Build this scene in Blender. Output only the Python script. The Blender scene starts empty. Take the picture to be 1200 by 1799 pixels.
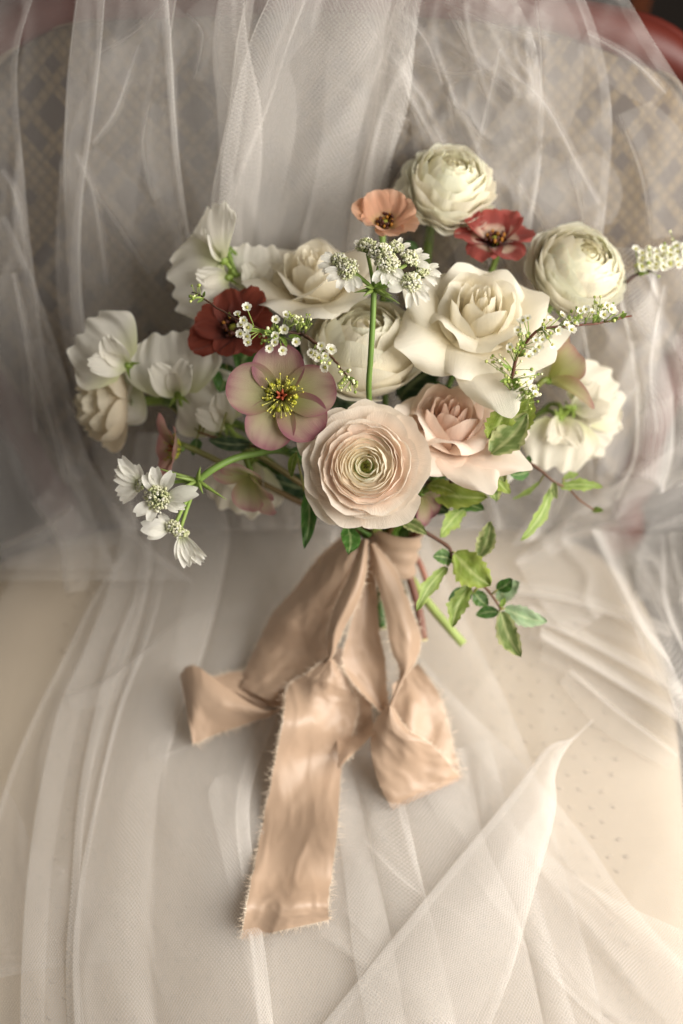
import bpy, math, random
import numpy as np
from mathutils import Vector, Matrix, noise as mnoise

# ------------------------------------------------------------------ camera, light, exposure
PITCH = math.radians(57)
DCAM = 0.95                      # camera distance to the reference plane
K = 0.38 / 1200                  # metres per photo pixel on the reference plane
EU = Vector((1, 0, 0))
EV = Vector((0, math.sin(PITCH), math.cos(PITCH)))
EW = Vector((0, -math.cos(PITCH), math.sin(PITCH)))
ORG = Vector((0, 0, 0.60))

scene = bpy.context.scene
C = scene.collection


def W(u, v, w):
    return ORG + EU * u + EV * v + EW * w


def D(du, dv, dw):
    return (EU * du + EV * dv + EW * dw).normalized()


def P(px, py, w):
    f = (DCAM - w) / DCAM
    return W((px - 600) * K * f, (899.5 - py) * K * f, w)


cam_d = bpy.data.cameras.new('camera')
cam = bpy.data.objects.new('camera', cam_d)
C.objects.link(cam)
R3 = Matrix((EU, EV, EW)).transposed()
cam.matrix_world = Matrix.Translation(W(0, 0, DCAM)) @ R3.to_4x4()
cam_d.sensor_fit = 'HORIZONTAL'
cam_d.sensor_width = 24
cam_d.lens = 24 * DCAM / 0.38
cam_d.clip_start = 0.02
cam_d.clip_end = 50
cam_d.dof.use_dof = True
cam_d.dof.focus_distance = DCAM - 0.022
cam_d.dof.aperture_fstop = 2.6
scene.camera = cam

world = bpy.data.worlds.new('World')
scene.world = world
world.use_nodes = True
bg = world.node_tree.nodes['Background']
bg.inputs[0].default_value = (1.0, 0.915, 0.81, 1)
bg.inputs[1].default_value = 0.145


def area(name, loc, target, sx, sy, energy, col):
    d = bpy.data.lights.new(name, 'AREA')
    d.shape = 'RECTANGLE'
    d.size = sx
    d.size_y = sy
    d.energy = energy
    d.color = col
    o = bpy.data.objects.new(name, d)
    C.objects.link(o)
    o.location = loc
    o.rotation_euler = (target - loc).to_track_quat('-Z', 'Y').to_euler()
    return o


# a tall window to the right of and slightly behind the chair
area('window_light', W(0.74, 0.08, 0.52), W(0.04, -0.10, -0.05), 0.70, 0.85, 17.0, (1.0, 0.955, 0.885))
scene.view_settings.view_transform = 'Standard'
scene.view_settings.look = 'None'
scene.view_settings.exposure = 0.4
scene.view_settings.gamma = 1.0
scene.render.engine = 'CYCLES'
cy = scene.cycles
cy.max_bounces = 8
cy.diffuse_bounces = 4
cy.transmission_bounces = 6
cy.transparent_max_bounces = 40
cy.use_denoising = True
cy.use_adaptive_sampling = True
cy.adaptive_threshold = 0.03
cy.caustics_reflective = False
cy.caustics_refractive = False

# ------------------------------------------------------------------ helpers


def lin(c):
    return c / 12.92 if c <= 0.04045 else ((c + 0.055) / 1.055) ** 2.4


def hx(h):
    h = h.lstrip('#')
    return tuple(lin(int(h[i:i + 2], 16) / 255) for i in (0, 2, 4))


def mix(a, b, t):
    return tuple(a[i] + (b[i] - a[i]) * t for i in range(3))


def nz(x, y, z):
    return mnoise.noise(Vector((x, y, z)))


def link(o, parent=None):
    C.objects.link(o)
    if parent is not None:
        o.parent = parent
    return o


def tag(o, label, cat, group=None):
    o['label'] = label
    o['category'] = cat
    if group:
        o['group'] = group
    return o


def empty(name, mat, label, cat, group=None):
    o = bpy.data.objects.new(name, None)
    o.empty_display_size = 0.01
    C.objects.link(o)
    o.matrix_world = mat
    tag(o, label, cat, group)
    return o


def mesh_obj(name, verts, faces, mat, parent=None, cols=None, uvs=None, smooth=True, kind=None):
    me = bpy.data.meshes.new(name)
    me.from_pydata([tuple(v) for v in verts], [], faces)
    if smooth:
        me.polygons.foreach_set('use_smooth', [True] * len(me.polygons))
    if cols is not None:
        a = me.color_attributes.new('Col', 'FLOAT_COLOR', 'POINT')
        arr = np.ones((len(verts), 4), np.float32)
        arr[:, :3] = np.asarray(cols, np.float32)
        a.data.foreach_set('color', arr.ravel())
    if uvs is not None:
        uvl = me.uv_layers.new(name='UVMap')
        idx = np.empty(len(me.loops), np.int32)
        me.loops.foreach_get('vertex_index', idx)
        uvl.data.foreach_set('uv', np.asarray(uvs, np.float32)[idx].ravel())
    me.materials.append(mat)
    me.update()
    o = bpy.data.objects.new(name, me)
    if kind:
        o['kind'] = kind
    return link(o, parent)


def grid_faces(nt, ns, off=0):
    return [(off + j * ns + i, off + j * ns + i + 1, off + (j + 1) * ns + i + 1, off + (j + 1) * ns + i)
            for j in range(nt - 1) for i in range(ns - 1)]


def frame(origin, axis, up=None, roll=0.0):
    z = axis.normalized()
    up = EV if up is None else up
    y = up - z * up.dot(z)
    if y.length < 1e-4:
        y = EU - z * EU.dot(z)
    y.normalize()
    x = y.cross(z)
    m = Matrix((x, y, z)).transposed().to_4x4()
    return Matrix.Translation(origin) @ m @ Matrix.Rotation(roll, 4, 'Z')


class Mesh:
    """collects geometry with colours for ONE mesh"""

    def __init__(self):
        self.v, self.f, self.c = [], [], []

    def add(self, verts, faces, cols):
        o = len(self.v)
        self.v += [tuple(p) for p in verts]
        self.f += [tuple(o + i for i in f) for f in faces]
        self.c += cols if isinstance(cols, list) else [cols] * len(verts)

    def tube(self, pts, rad, col, n=6, cap=True, col2=None):
        pts = [Vector(p) for p in pts]
        m = len(pts)
        if not isinstance(rad, (list, tuple)):
            rad = [rad] * m
        vs, cs = [], []
        prev = None
        for i, p in enumerate(pts):
            t = (pts[min(i + 1, m - 1)] - pts[max(i - 1, 0)])
            if t.length < 1e-9:
                t = Vector((0, 0, 1))
            t.normalize()
            if prev is None:
                a = Vector((0, 0, 1)) if abs(t.z) < 0.9 else Vector((1, 0, 0))
                prev = (a - t * a.dot(t)).normalized()
            else:
                prev = (prev - t * prev.dot(t)).normalized()
            b = t.cross(prev)
            cc = col if col2 is None else mix(col, col2, i / max(1, m - 1))
            for k in range(n):
                an = 2 * math.pi * k / n
                vs.append(p + (prev * math.cos(an) + b * math.sin(an)) * rad[i])
                cs.append(cc)
        fs = [(i * n + k, i * n + (k + 1) % n, (i + 1) * n + (k + 1) % n, (i + 1) * n + k)
              for i in range(m - 1) for k in range(n)]
        if cap:
            fs.append(tuple(range(n))[::-1])
            fs.append(tuple((m - 1) * n + k for k in range(n)))
        self.add(vs, fs, cs)

    def ball(self, p, r, col, sx=1, sy=1, sz=1, rings=3, n=6):
        p = Vector(p)
        vs = [p + Vector((0, 0, -r * sz))]
        for j in range(1, rings):
            a = -math.pi / 2 + math.pi * j / rings
            for k in range(n):
                b = 2 * math.pi * k / n
                vs.append(p + Vector((r * sx * math.cos(a) * math.cos(b), r * sy * math.cos(a) * math.sin(b), r * sz * math.sin(a))))
        vs.append(p + Vector((0, 0, r * sz)))
        fs = [(0, 1 + (k + 1) % n, 1 + k) for k in range(n)]
        for j in range(rings - 2):
            o = 1 + j * n
            fs += [(o + k, o + (k + 1) % n, o + n + (k + 1) % n, o + n + k) for k in range(n)]
        o = 1 + (rings - 2) * n
        fs += [(o + k, o + (k + 1) % n, len(vs) - 1) for k in range(n)]
        self.add(vs, fs, col)

    def build(self, name, mat, parent=None, smooth=True, kind=None):
        return mesh_obj(name, self.v, self.f, mat, parent, self.c, None, smooth, kind)


def cr(pts, n, closed=False):
    """Catmull-Rom through pts (tuples), n samples"""
    A = np.asarray(pts, float)
    m = len(A)
    out = []
    seg = m if closed else m - 1
    for i in range(n):
        x = i / n * seg if closed else i / (n - 1) * seg
        k = min(int(x), seg - 1)
        t = x - k
        if closed:
            p0, p1, p2, p3 = A[(k - 1) % m], A[k % m], A[(k + 1) % m], A[(k + 2) % m]
        else:
            p1, p2 = A[k], A[k + 1]
            p0 = A[k - 1] if k > 0 else 2 * p1 - p2
            p3 = A[k + 2] if k + 2 < m else 2 * p2 - p1
        out.append(0.5 * (2 * p1 + (p2 - p0) * t + (2 * p0 - 5 * p1 + 4 * p2 - p3) * t * t + (3 * p1 - p0 - 3 * p2 + p3) * t ** 3))
    return np.array(out)


def cr_axis(A, n):
    """Catmull-Rom along axis 0 of array A (m, ...)"""
    m = len(A)
    x = np.linspace(0, m - 1, n)
    k = np.minimum(x.astype(int), m - 2)
    t = (x - k).reshape((-1,) + (1,) * (A.ndim - 1))
    p1, p2 = A[k], A[k + 1]
    p0 = np.where((k > 0).reshape(t.shape), A[np.maximum(k - 1, 0)], 2 * p1 - p2)
    p3 = np.where((k + 2 < m).reshape(t.shape), A[np.minimum(k + 2, m - 1)], 2 * p2 - p1)
    return 0.5 * (2 * p1 + (p2 - p0) * t + (2 * p0 - 5 * p1 + 4 * p2 - p3) * t * t + (3 * p1 - p0 - 3 * p2 + p3) * t ** 3)


# ------------------------------------------------------------------ materials


def new_mat(name):
    m = bpy.data.materials.new(name)
    m.use_nodes = True
    nt = m.node_tree
    nt.nodes.clear()
    out = nt.nodes.new('ShaderNodeOutputMaterial')
    return m, nt, out


class N:
    def __init__(self, nt):
        self.nt = nt

    def node(self, t, **kw):
        n = self.nt.nodes.new(t)
        for k, v in kw.items():
            setattr(n, k, v)
        return n

    def L(self, a, b):
        self.nt.links.new(a, b)

    def math(self, op, a, b=None, c=None, clamp=False):
        n = self.nt.nodes.new('ShaderNodeMath')
        n.operation = op
        n.use_clamp = clamp
        for i, x in enumerate((a, b, c)):
            if x is None:
                continue
            if isinstance(x, (int, float)):
                n.inputs[i].default_value = x
            else:
                self.nt.links.new(x, n.inputs[i])
        return n.outputs[0]

    def mixc(self, fac, a, b, typ='MIX'):
        n = self.nt.nodes.new('ShaderNodeMix')
        n.data_type = 'RGBA'
        n.blend_type = typ
        for i, x in ((0, fac), (6, a), (7, b)):
            if isinstance(x, (int, float)):
                n.inputs[i].default_value = x
            elif isinstance(x, tuple):
                n.inputs[i].default_value = (*x[:3], 1)
            else:
                self.nt.links.new(x, n.inputs[i])
        return n.outputs[2]

    def noise(self, scale, detail=3, vec=None, rough=0.5, dist=0.0):
        n = self.nt.nodes.new('ShaderNodeTexNoise')
        n.inputs['Scale'].default_value = scale
        n.inputs['Detail'].default_value = detail
        n.inputs['Roughness'].default_value = rough
        n.inputs['Distortion'].default_value = dist
        if vec is not None:
            self.nt.links.new(vec, n.inputs['Vector'])
        return n.outputs[0]

    def bump(self, h, strength, dist=0.001):
        n = self.nt.nodes.new('ShaderNodeBump')
        n.inputs['Strength'].default_value = strength
        n.inputs['Distance'].default_value = dist
        self.nt.links.new(h, n.inputs['Height'])
        return n.outputs[0]


def plant_mat(name, transl, rough, sheen=0.0, vein=0.4, spec=0.3, vary=0.12, uvvein=60.0):
    m, nt, out = new_mat(name)
    g = N(nt)
    at = g.node('ShaderNodeAttribute', attribute_name='Col')
    tc = g.node('ShaderNodeTexCoord')
    n1 = g.noise(90, 4, tc.outputs['Object'])
    uv = g.node('ShaderNodeUVMap')
    sep = g.node('ShaderNodeSeparateXYZ')
    g.L(uv.outputs[0], sep.inputs[0])
    comb = g.node('ShaderNodeCombineXYZ')
    g.L(g.math('MULTIPLY', sep.outputs[0], uvvein), comb.inputs[0])
    g.L(g.math('MULTIPLY', sep.outputs[1], 3.0), comb.inputs[1])
    n2 = g.noise(1.0, 3, comb.outputs[0])
    v = g.math('ADD', g.math('MULTIPLY', g.math('SUBTRACT', n1, 0.5), vary * 2), g.math('MULTIPLY', g.math('SUBTRACT', n2, 0.5), vary * vein * 2))
    val = g.math('ADD', v, 1.0)
    hsv = g.node('ShaderNodeHueSaturation')
    g.L(at.outputs['Color'], hsv.inputs['Color'])
    g.L(val, hsv.inputs['Value'])
    b = g.node('ShaderNodeBsdfPrincipled')
    g.L(hsv.outputs[0], b.inputs['Base Color'])
    b.inputs['Roughness'].default_value = rough
    b.inputs['Specular IOR Level'].default_value = spec
    b.inputs['Sheen Weight'].default_value = sheen
    hgt = g.math('ADD', n2, g.math('MULTIPLY', n1, 0.5))
    nb = g.bump(hgt, vein, 0.0007)
    g.L(nb, b.inputs['Normal'])
    tr = g.node('ShaderNodeBsdfTranslucent')
    g.L(hsv.outputs[0], tr.inputs['Color'])
    g.L(nb, tr.inputs['Normal'])
    ms = g.node('ShaderNodeMixShader')
    ms.inputs[0].default_value = transl
    g.L(b.outputs[0], ms.inputs[1])
    g.L(tr.outputs[0], ms.inputs[2])
    g.L(ms.outputs[0], out.inputs[0])
    return m


PETAL = plant_mat('petal_skin', 0.50, 0.52, 0.15, 0.45, 0.35, 0.08)
LEAF = plant_mat('leaf_skin', 0.22, 0.42, 0.0, 0.6, 0.45, 0.28, 14.0)
STEM = plant_mat('stem_skin', 0.0, 0.5, 0.0, 0.3, 0.35, 0.2)


def make_tulle(name, dens, tint=(0.88, 0.85, 0.815)):
    m, nt, out = new_mat(name)
    g = N(nt)
    geo = g.node('ShaderNodeNewGeometry')
    dp = g.node('ShaderNodeVectorMath', operation='DOT_PRODUCT')
    g.L(geo.outputs['Normal'], dp.inputs[0])
    g.L(geo.outputs['Incoming'], dp.inputs[1])
    c = g.math('MAXIMUM', g.math('ABSOLUTE', dp.outputs['Value']), 0.07)
    # thread net: crossed fine waves in the cloth's own coordinates
    uv = g.node('ShaderNodeUVMap')
    sep = g.node('ShaderNodeSeparateXYZ')
    g.L(uv.outputs[0], sep.inputs[0])
    k = 2 * math.pi / 0.0016
    a = g.math('ABSOLUTE', g.math('SINE', g.math('MULTIPLY', g.math('ADD', sep.outputs[0], g.math('MULTIPLY', sep.outputs[1], 0.58)), k / 2)))
    b2 = g.math('ABSOLUTE', g.math('SINE', g.math('MULTIPLY', g.math('SUBTRACT', sep.outputs[0], g.math('MULTIPLY', sep.outputs[1], 0.58)), k / 2)))
    net = g.math('MULTIPLY', a, b2)             # mean about 0.4
    netf = g.math('ADD', 0.45, g.math('MULTIPLY', g.math('SUBTRACT', 1.0, net), 0.92))
    n1 = g.noise(9, 2, uv.outputs[0])
    dn = g.math('MULTIPLY', netf, g.math('ADD', 0.8, g.math('MULTIPLY', n1, 0.4)))
    od = g.math('DIVIDE', g.math('MULTIPLY', dn, dens), c)      # optical depth grows when the net is seen edge-on
    alpha = g.math('SUBTRACT', 1.0, g.math('POWER', 2.71828, g.math('MULTIPLY', od, -1.0)), clamp=True)
    df = g.node('ShaderNodeBsdfDiffuse')
    df.inputs['Color'].default_value = (*tint, 1)
    tr = g.node('ShaderNodeBsdfTranslucent')
    tr.inputs['Color'].default_value = (*tint, 1)
    m1 = g.node('ShaderNodeMixShader')
    m1.inputs[0].default_value = 0.45
    g.L(df.outputs[0], m1.inputs[1])
    g.L(tr.outputs[0], m1.inputs[2])
    tp = g.node('ShaderNodeBsdfTransparent')
    m2 = g.node('ShaderNodeMixShader')
    g.L(alpha, m2.inputs[0])
    g.L(tp.outputs[0], m2.inputs[1])
    g.L(m1.outputs[0], m2.inputs[2])
    g.L(m2.outputs[0], out.inputs[0])
    return m


TULLE = make_tulle('tulle_net', 0.27)
THIN = make_tulle('thin_tulle_net', 0.14)


def make_silk():
    m, nt, out = new_mat('champagne_silk')
    g = N(nt)
    uv = g.node('ShaderNodeUVMap')
    tc = g.node('ShaderNodeTexCoord')
    n1 = g.noise(25, 4, tc.outputs['Object'])
    mp = g.node('ShaderNodeMapping')
    mp.inputs['Scale'].default_value = (2600, 500, 1)
    g.L(uv.outputs[0], mp.inputs[0])
    n2 = g.noise(1.0, 2, mp.outputs[0])
    n3 = g.noise(140, 3, tc.outputs['Object'], dist=0.6)
    colr = g.mixc(n1, hx('#b5987f'), hx('#c8ae97'))
    b = g.node('ShaderNodeBsdfPrincipled')
    g.L(colr, b.inputs['Base Color'])
    b.inputs['Roughness'].default_value = 0.43
    b.inputs['Specular IOR Level'].default_value = 0.5
    b.inputs['Sheen Weight'].default_value = 0.5
    b.inputs['Sheen Roughness'].default_value = 0.35
    b.inputs['Sheen Tint'].default_value = (1, 0.9, 0.8, 1)
    b.inputs['Anisotropic'].default_value = 0.3
    h = g.math('ADD', g.math('MULTIPLY', n2, 0.14), g.math('MULTIPLY', n3, 0.10))
    nb = g.bump(h, 0.45, 0.001)
    g.L(nb, b.inputs['Normal'])
    tr = g.node('ShaderNodeBsdfTranslucent')
    g.L(colr, tr.inputs['Color'])
    ms = g.node('ShaderNodeMixShader')
    ms.inputs[0].default_value = 0.18
    g.L(b.outputs[0], ms.inputs[1])
    g.L(tr.outputs[0], ms.inputs[2])
    g.L(ms.outputs[0], out.inputs[0])
    return m


SILK = make_silk()


def make_thread():
    m, nt, out = new_mat('silk_thread')
    g = N(nt)
    b = g.node('ShaderNodeBsdfPrincipled')
    tc = g.node('ShaderNodeTexCoord')
    g.L(g.mixc(g.noise(60, 2, tc.outputs['Object']), hx('#dcc4a8'), hx('#f0e2d0')), b.inputs['Base Color'])
    b.inputs['Roughness'].default_value = 0.6
    g.L(b.outputs[0], out.inputs[0])
    return m


THREAD = make_thread()


def make_seat():
    m, nt, out = new_mat('beige_seat_cloth')
    g = N(nt)
    uv = g.node('ShaderNodeUVMap')
    mp = g.node('ShaderNodeMapping')
    mp.inputs['Scale'].default_value = (900, 900, 1)
    g.L(uv.outputs[0], mp.inputs[0])
    n1 = g.noise(1.0, 3, mp.outputs[0])
    n2 = g.noise(14, 4, uv.outputs[0])
    n3 = g.noise(300, 2, uv.outputs[0])
    base = g.mixc(n2, hx('#ab9d89'), hx('#bdb09c'))
    colr = g.mixc(g.math('MULTIPLY', n1, 0.35), base, hx('#9a8061'))
    b = g.node('ShaderNodeBsdfPrincipled')
    g.L(colr, b.inputs['Base Color'])
    b.inputs['Roughness'].default_value = 0.85
    b.inputs['Sheen Weight'].default_value = 0.2
    g.L(g.bump(g.math('ADD', n1, n3), 0.4, 0.0006), b.inputs['Normal'])
    g.L(b.outputs[0], out.inputs[0])
    return m


SEAT = make_seat()


def make_back():
    """taupe upholstery woven with a tan diagonal lattice of dotted rows"""
    m, nt, out = new_mat('lattice_back_cloth')
    g = N(nt)
    uv = g.node('ShaderNodeUVMap')
    sep = g.node('ShaderNodeSeparateXYZ')
    g.L(uv.outputs[0], sep.inputs[0])
    x, y = sep.outputs[0], sep.outputs[1]
    cell = 0.086
    p = g.math('DIVIDE', g.math('ADD', x, g.math('MULTIPLY', y, 0.85)), cell)
    q = g.math('DIVIDE', g.math('SUBTRACT', x, g.math('MULTIPLY', y, 0.85)), cell)

    def tri(v):    # 0 at the line, 0.5 in mid cell
        return g.math('ABSOLUTE', g.math('SUBTRACT', g.math('FRACT', v), 0.5))
    tp, tq = tri(p), tri(q)

    def less(v, k):
        return g.math('LESS_THAN', v, k)
    bandp, bandq = less(tp, 0.15), less(tq, 0.15)
    band = g.math('MAXIMUM', bandp, bandq)
    # a small filled diamond in the middle of every second cell
    cp = g.math('ABSOLUTE', g.math('SUBTRACT', tp, 0.33))
    cq = g.math('ABSOLUTE', g.math('SUBTRACT', tq, 0.33))
    ring = g.math('MULTIPLY', less(cp, 0.17), less(cq, 0.05))
    ring2 = g.math('MULTIPLY', less(cq, 0.17), less(cp, 0.05))
    pat = g.math('MAXIMUM', band, g.math('MAXIMUM', ring, ring2))
    dots = g.math('MULTIPLY',
                  g.math('ADD', 0.5, g.math('MULTIPLY', 0.5, g.math('SINE', g.math('MULTIPLY', p, 2 * math.pi * 10)))),
                  g.math('ADD', 0.5, g.math('MULTIPLY', 0.5, g.math('SINE', g.math('MULTIPLY', q, 2 * math.pi * 10)))))
    dots = g.math('POWER', dots, 0.4)
    fac = g.math('MULTIPLY', pat, g.math('ADD', 0.35, g.math('MULTIPLY', dots, 0.65)))
    n1 = g.noise(25, 4, uv.outputs[0])
    dark = g.mixc(n1, hx('#3d322b'), hx('#463a32'))
    lite = g.mixc(n1, hx('#65563f'), hx('#74634a'))
    colr = g.mixc(fac, dark, lite)
    b = g.node('ShaderNodeBsdfPrincipled')
    g.L(colr, b.inputs['Base Color'])
    b.inputs['Roughness'].default_value = 0.85
    g.L(g.bump(fac, 0.5, 0.001), b.inputs['Normal'])
    g.L(b.outputs[0], out.inputs[0])
    return m


BACK = make_back()


def simple_mat(name, c1, c2, scale, rough, bump=0.2, spec=0.4, coat=0.0):
    m, nt, out = new_mat(name)
    g = N(nt)
    tc = g.node('ShaderNodeTexCoord')
    n1 = g.noise(scale, 5, tc.outputs['Object'], dist=0.8)
    b = g.node('ShaderNodeBsdfPrincipled')
    g.L(g.mixc(n1, c1, c2), b.inputs['Base Color'])
    b.inputs['Roughness'].default_value = rough
    b.inputs['Specular IOR Level'].default_value = spec
    b.inputs['Coat Weight'].default_value = coat
    g.L(g.bump(n1, bump, 0.001), b.inputs['Normal'])
    g.L(b.outputs[0], out.inputs[0])
    return m


WOOD = simple_mat('red_mahogany', hx('#3f140d'), hx('#5a2016'), 18, 0.5, 0.25, 0.4, 0.0)
DARKWOOD = simple_mat('dark_red_panel', hx('#4a120c'), hx('#651c13'), 9, 0.4, 0.1)
BRASS = simple_mat('orange_beading', hx('#a8552e'), hx('#c06c3e'), 30, 0.4)
PIPING = simple_mat('taupe_cord', hx('#5f5142'), hx('#776754'), 60, 0.8)
FLOORM = simple_mat('dark_floor', hx('#1d1713'), hx('#2a211b'), 6, 0.6)

# ------------------------------------------------------------------ base surfaces (seat and chair back planes)
SEAT_SL = -math.cos(PITCH) / math.sin(PITCH)
VB = -0.285
VC = -0.012
WC = (VC - VB) * SEAT_SL
BACK_SL = 0.40


def base_w(u, v):
    a = (v - VB) * SEAT_SL
    b = WC + (v - VC) * BACK_SL
    k = 0.012
    return np.maximum(a, b) + k * np.exp(-np.abs(a - b) / k) * 0.5


def surf_uvw(px, py, h):
    """points on the pixel rays lying h above the chair's surface; arrays"""
    px, py, h = np.asarray(px, float), np.asarray(py, float), np.asarray(h, float)
    w = np.zeros_like(px) - 0.08
    for _ in range(14):
        f = (DCAM - w) / DCAM
        u = (px - 600) * K * f
        v = (899.5 - py) * K * f
        w = 0.5 * w + 0.5 * (base_w(u, v) + h)
    f = (DCAM - w) / DCAM
    return (px - 600) * K * f, (899.5 - py) * K * f, w


def to_world(u, v, w):
    return np.stack([np.asarray(ORG)[i] + EU[i] * u + EV[i] * v + EW[i] * w for i in range(3)], -1)


def S(px, py, h):
    u, v, w = surf_uvw([px], [py], [h])
    return Vector(to_world(u, v, w)[0])


def plane_pt(px, py, which):
    w = -0.08
    for _ in range(30):
        f = (DCAM - w) / DCAM
        v = (899.5 - py) * K * f
        t = (v - VB) * SEAT_SL if which == 'seat' else WC + (v - VC) * BACK_SL
        w = 0.5 * w + 0.5 * t
    return P(px, py, w)


# ------------------------------------------------------------------ room behind: floor and red panelling
zseat = plane_pt(600, 1500, 'seat').z
fl = mesh_obj('floor', [(-3, -2, zseat - 0.45), (3, -2, zseat - 0.45), (3, 3, zseat - 0.45), (-3, 3, zseat - 0.45)], [(0, 1, 2, 3)], FLOORM, smooth=False)
fl['kind'] = 'structure'


def box(m, a, b, col=(0.5, 0.5, 0.5)):
    x0, y0, z0 = a
    x1, y1, z1 = b
    m.add([(x0, y0, z0), (x1, y0, z0), (x1, y1, z0), (x0, y1, z0), (x0, y0, z1), (x1, y0, z1), (x1, y1, z1), (x0, y1, z1)],
          [(0, 3, 2, 1), (4, 5, 6, 7), (0, 1, 5, 4), (1, 2, 6, 5), (2, 3, 7, 6), (3, 0, 4, 7)], col)


m = Mesh()
box(m, (-2.5, 1.10, zseat - 0.10), (2.5, 1.14, zseat + 0.8))
wl = m.build('wall', DARKWOOD, smooth=False)
wl['kind'] = 'structure'
# horizontal rounded rails on the panelling
for zz in (0.14, 0.02):
    m = Mesh()
    m.tube([(-2.5, 1.10, zseat + zz), (2.5, 1.10, zseat + zz)], 0.018, (0.3, 0.1, 0.05), 10)
    m.build('rail', DARKWOOD, wl)
m = Mesh()
pc = P(1126, 20, -0.35)
xx = (pc - cam.matrix_world.translation)
hit = cam.matrix_world.translation + xx * ((1.085 - cam.matrix_world.translation.y) / xx.y)
m.tube([(hit.x, 1.085, zseat + 0.8), (hit.x, 1.084, hit.z + 0.1), (hit.x - 0.003, 1.084, hit.z), (hit.x - 0.001, 1.084, hit.z - 0.03)], 0.005, (0.4, 0.2, 0.1), 8)
m.build('beading', BRASS, wl)

# ------------------------------------------------------------------ armchair
NB = (EW - EV * BACK_SL).normalized()            # outward normal of the back plane
cx0 = plane_pt(590, 935, 'seat')
chair = empty('armchair', Matrix.Translation(Vector((cx0.x, cx0.y, zseat - 0.45))),
              'upholstered armchair with red carved wooden frame, beige seat and tan lattice-patterned back', 'armchair')
CH = chair.matrix_world.inverted()


def cushion(name, outline, normal, mat, rings, parent):
    """outline: world points on a plane, rings: list of (scale, drop)"""
    A = [np.array(p) for p in outline]
    c = sum(A) / len(A)
    n = np.array(normal)
    n0 = len(A)
    vs = [c]
    ex = np.array(EU)
    ey = np.cross(n, ex)
    for s, d in rings:
        for p in A:
            vs.append(c + (p - c) * s - n * d)
    fs = [(0, 1 + k, 1 + (k + 1) % n0) for k in range(n0)]
    for r in range(len(rings) - 1):
        o = 1 + r * n0
        fs += [(o + k, o + n0 + k, o + n0 + (k + 1) % n0, o + (k + 1) % n0) for k in range(n0)]
    uv = [((v - c) @ ex, (v - c) @ ey) for v in vs]
    lv = [CH @ Vector(v) for v in vs]
    return mesh_obj(name, lv, fs, mat, parent, None, uv)


seat_px = [(300, 890), (600, 885), (880, 890), (1010, 915), (1095, 965), (1150, 1035), (1186, 1130), (1208, 1260), (1225, 1450), (1240, 1700), (1220, 1960),
           (600, 2010), (-140, 1960), (-200, 1700), (-200, 1450), (-180, 1260), (-130, 1110), (-40, 970), (140, 905)]
so = [plane_pt(x, y, 'seat') for x, y in cr(seat_px, 120, True)]
rings = [(0.15, 0), (0.3, 0.0), (0.45, 0), (0.6, 0.0), (0.75, 0.0), (0.84, 0.0008), (0.90, 0.004), (0.94, 0.0095), (0.97, 0.016), (0.99, 0.025), (1.0, 0.038), (0.995, 0.055), (0.975, 0.068), (0.93, 0.075)]
seat = cushion('seat_cushion', so, Vector((0, 0, 1)), SEAT, rings, chair)
# small raised tufts woven into the seat cloth
random.seed(4)
tm = Mesh()
for a in range(46):
    for b in range(42):
        px_, py_ = None, None
        x = -0.24 + a * 0.0125 + (b % 2) * 0.006 + random.uniform(-.0015, .0015)
        y = 0.014 + b * 0.0105 + random.uniform(-.0015, .0015)
        p = Vector((cx0.x + x, cx0.y - y, zseat))
        d0 = abs(x) / 0.20
        if d0 > 0.86 or y > 0.40 or y < 0.035:
            continue
        an = random.uniform(-0.5, 0.5)
        ca, sa = math.cos(an), math.sin(an)
        pts = []
        for t in (-1.1, -0.5, 0.0, 0.5, 1.1):
            lx, ly = 0.0019 * math.sin(t * 1.2), -0.0016 * math.cos(t * 1.2)
            pts.append(CH @ (p + Vector((lx * ca - ly * sa, lx * sa + ly * ca, 0.0002))))
        tm.tube(pts, [0.0002, 0.0008, 0.0010, 0.0008, 0.0002], hx('#b89f80'), 4)
t_o = mesh_obj('raised_weave', tm.v, tm.f, SEAT, seat, None, [(v[0], v[1]) for v in tm.v], True, 'stuff')

m = Mesh()
box(m, (-0.19, -0.43, 0.33), (0.19, -0.01, 0.385), (0.3, 0.1, 0.06))
m.build('seat_rail', WOOD, chair, False)
for sx in (-0.17, 0.17):
    for sy in (-0.41, -0.03):
        m = Mesh()
        m.tube([(sx, sy, 0), (sx * 1.01, sy, 0.08), (sx, sy, 0.2), (sx * 1.02, sy, 0.345)], [0.014, 0.012, 0.018, 0.024], (0.3, 0.1, 0.06), 10)
        m.build('leg', WOOD, chair)

back_px = [(190, 955), (600, 962), (1040, 952), (1085, 880), (1118, 790), (1160, 680), (1215, 560), (1250, 420), (1245, 260), (1195, 150), (1080, 90), (850, 35), (600, 20), (330, 25), (110, 45),
           (10, 95), (-60, 200), (-80, 380), (-50, 560), (20, 700), (75, 800), (120, 890)]
bo = [plane_pt(x, y, 'back') for x, y in cr(back_px, 140, True)]
rings_b = [(0.12, 0), (0.3, 0), (0.5, 0.001), (0.7, 0.002), (0.82, 0.004), (0.9, 0.007), (0.95, 0.011), (0.98, 0.016), (1.0, 0.024)]
back = cushion('back_panel', bo, NB, BACK, rings_b, chair)
# piping round the panel and the carved wooden frame outside it
cen = sum(bo, Vector()) / len(bo)


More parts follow.
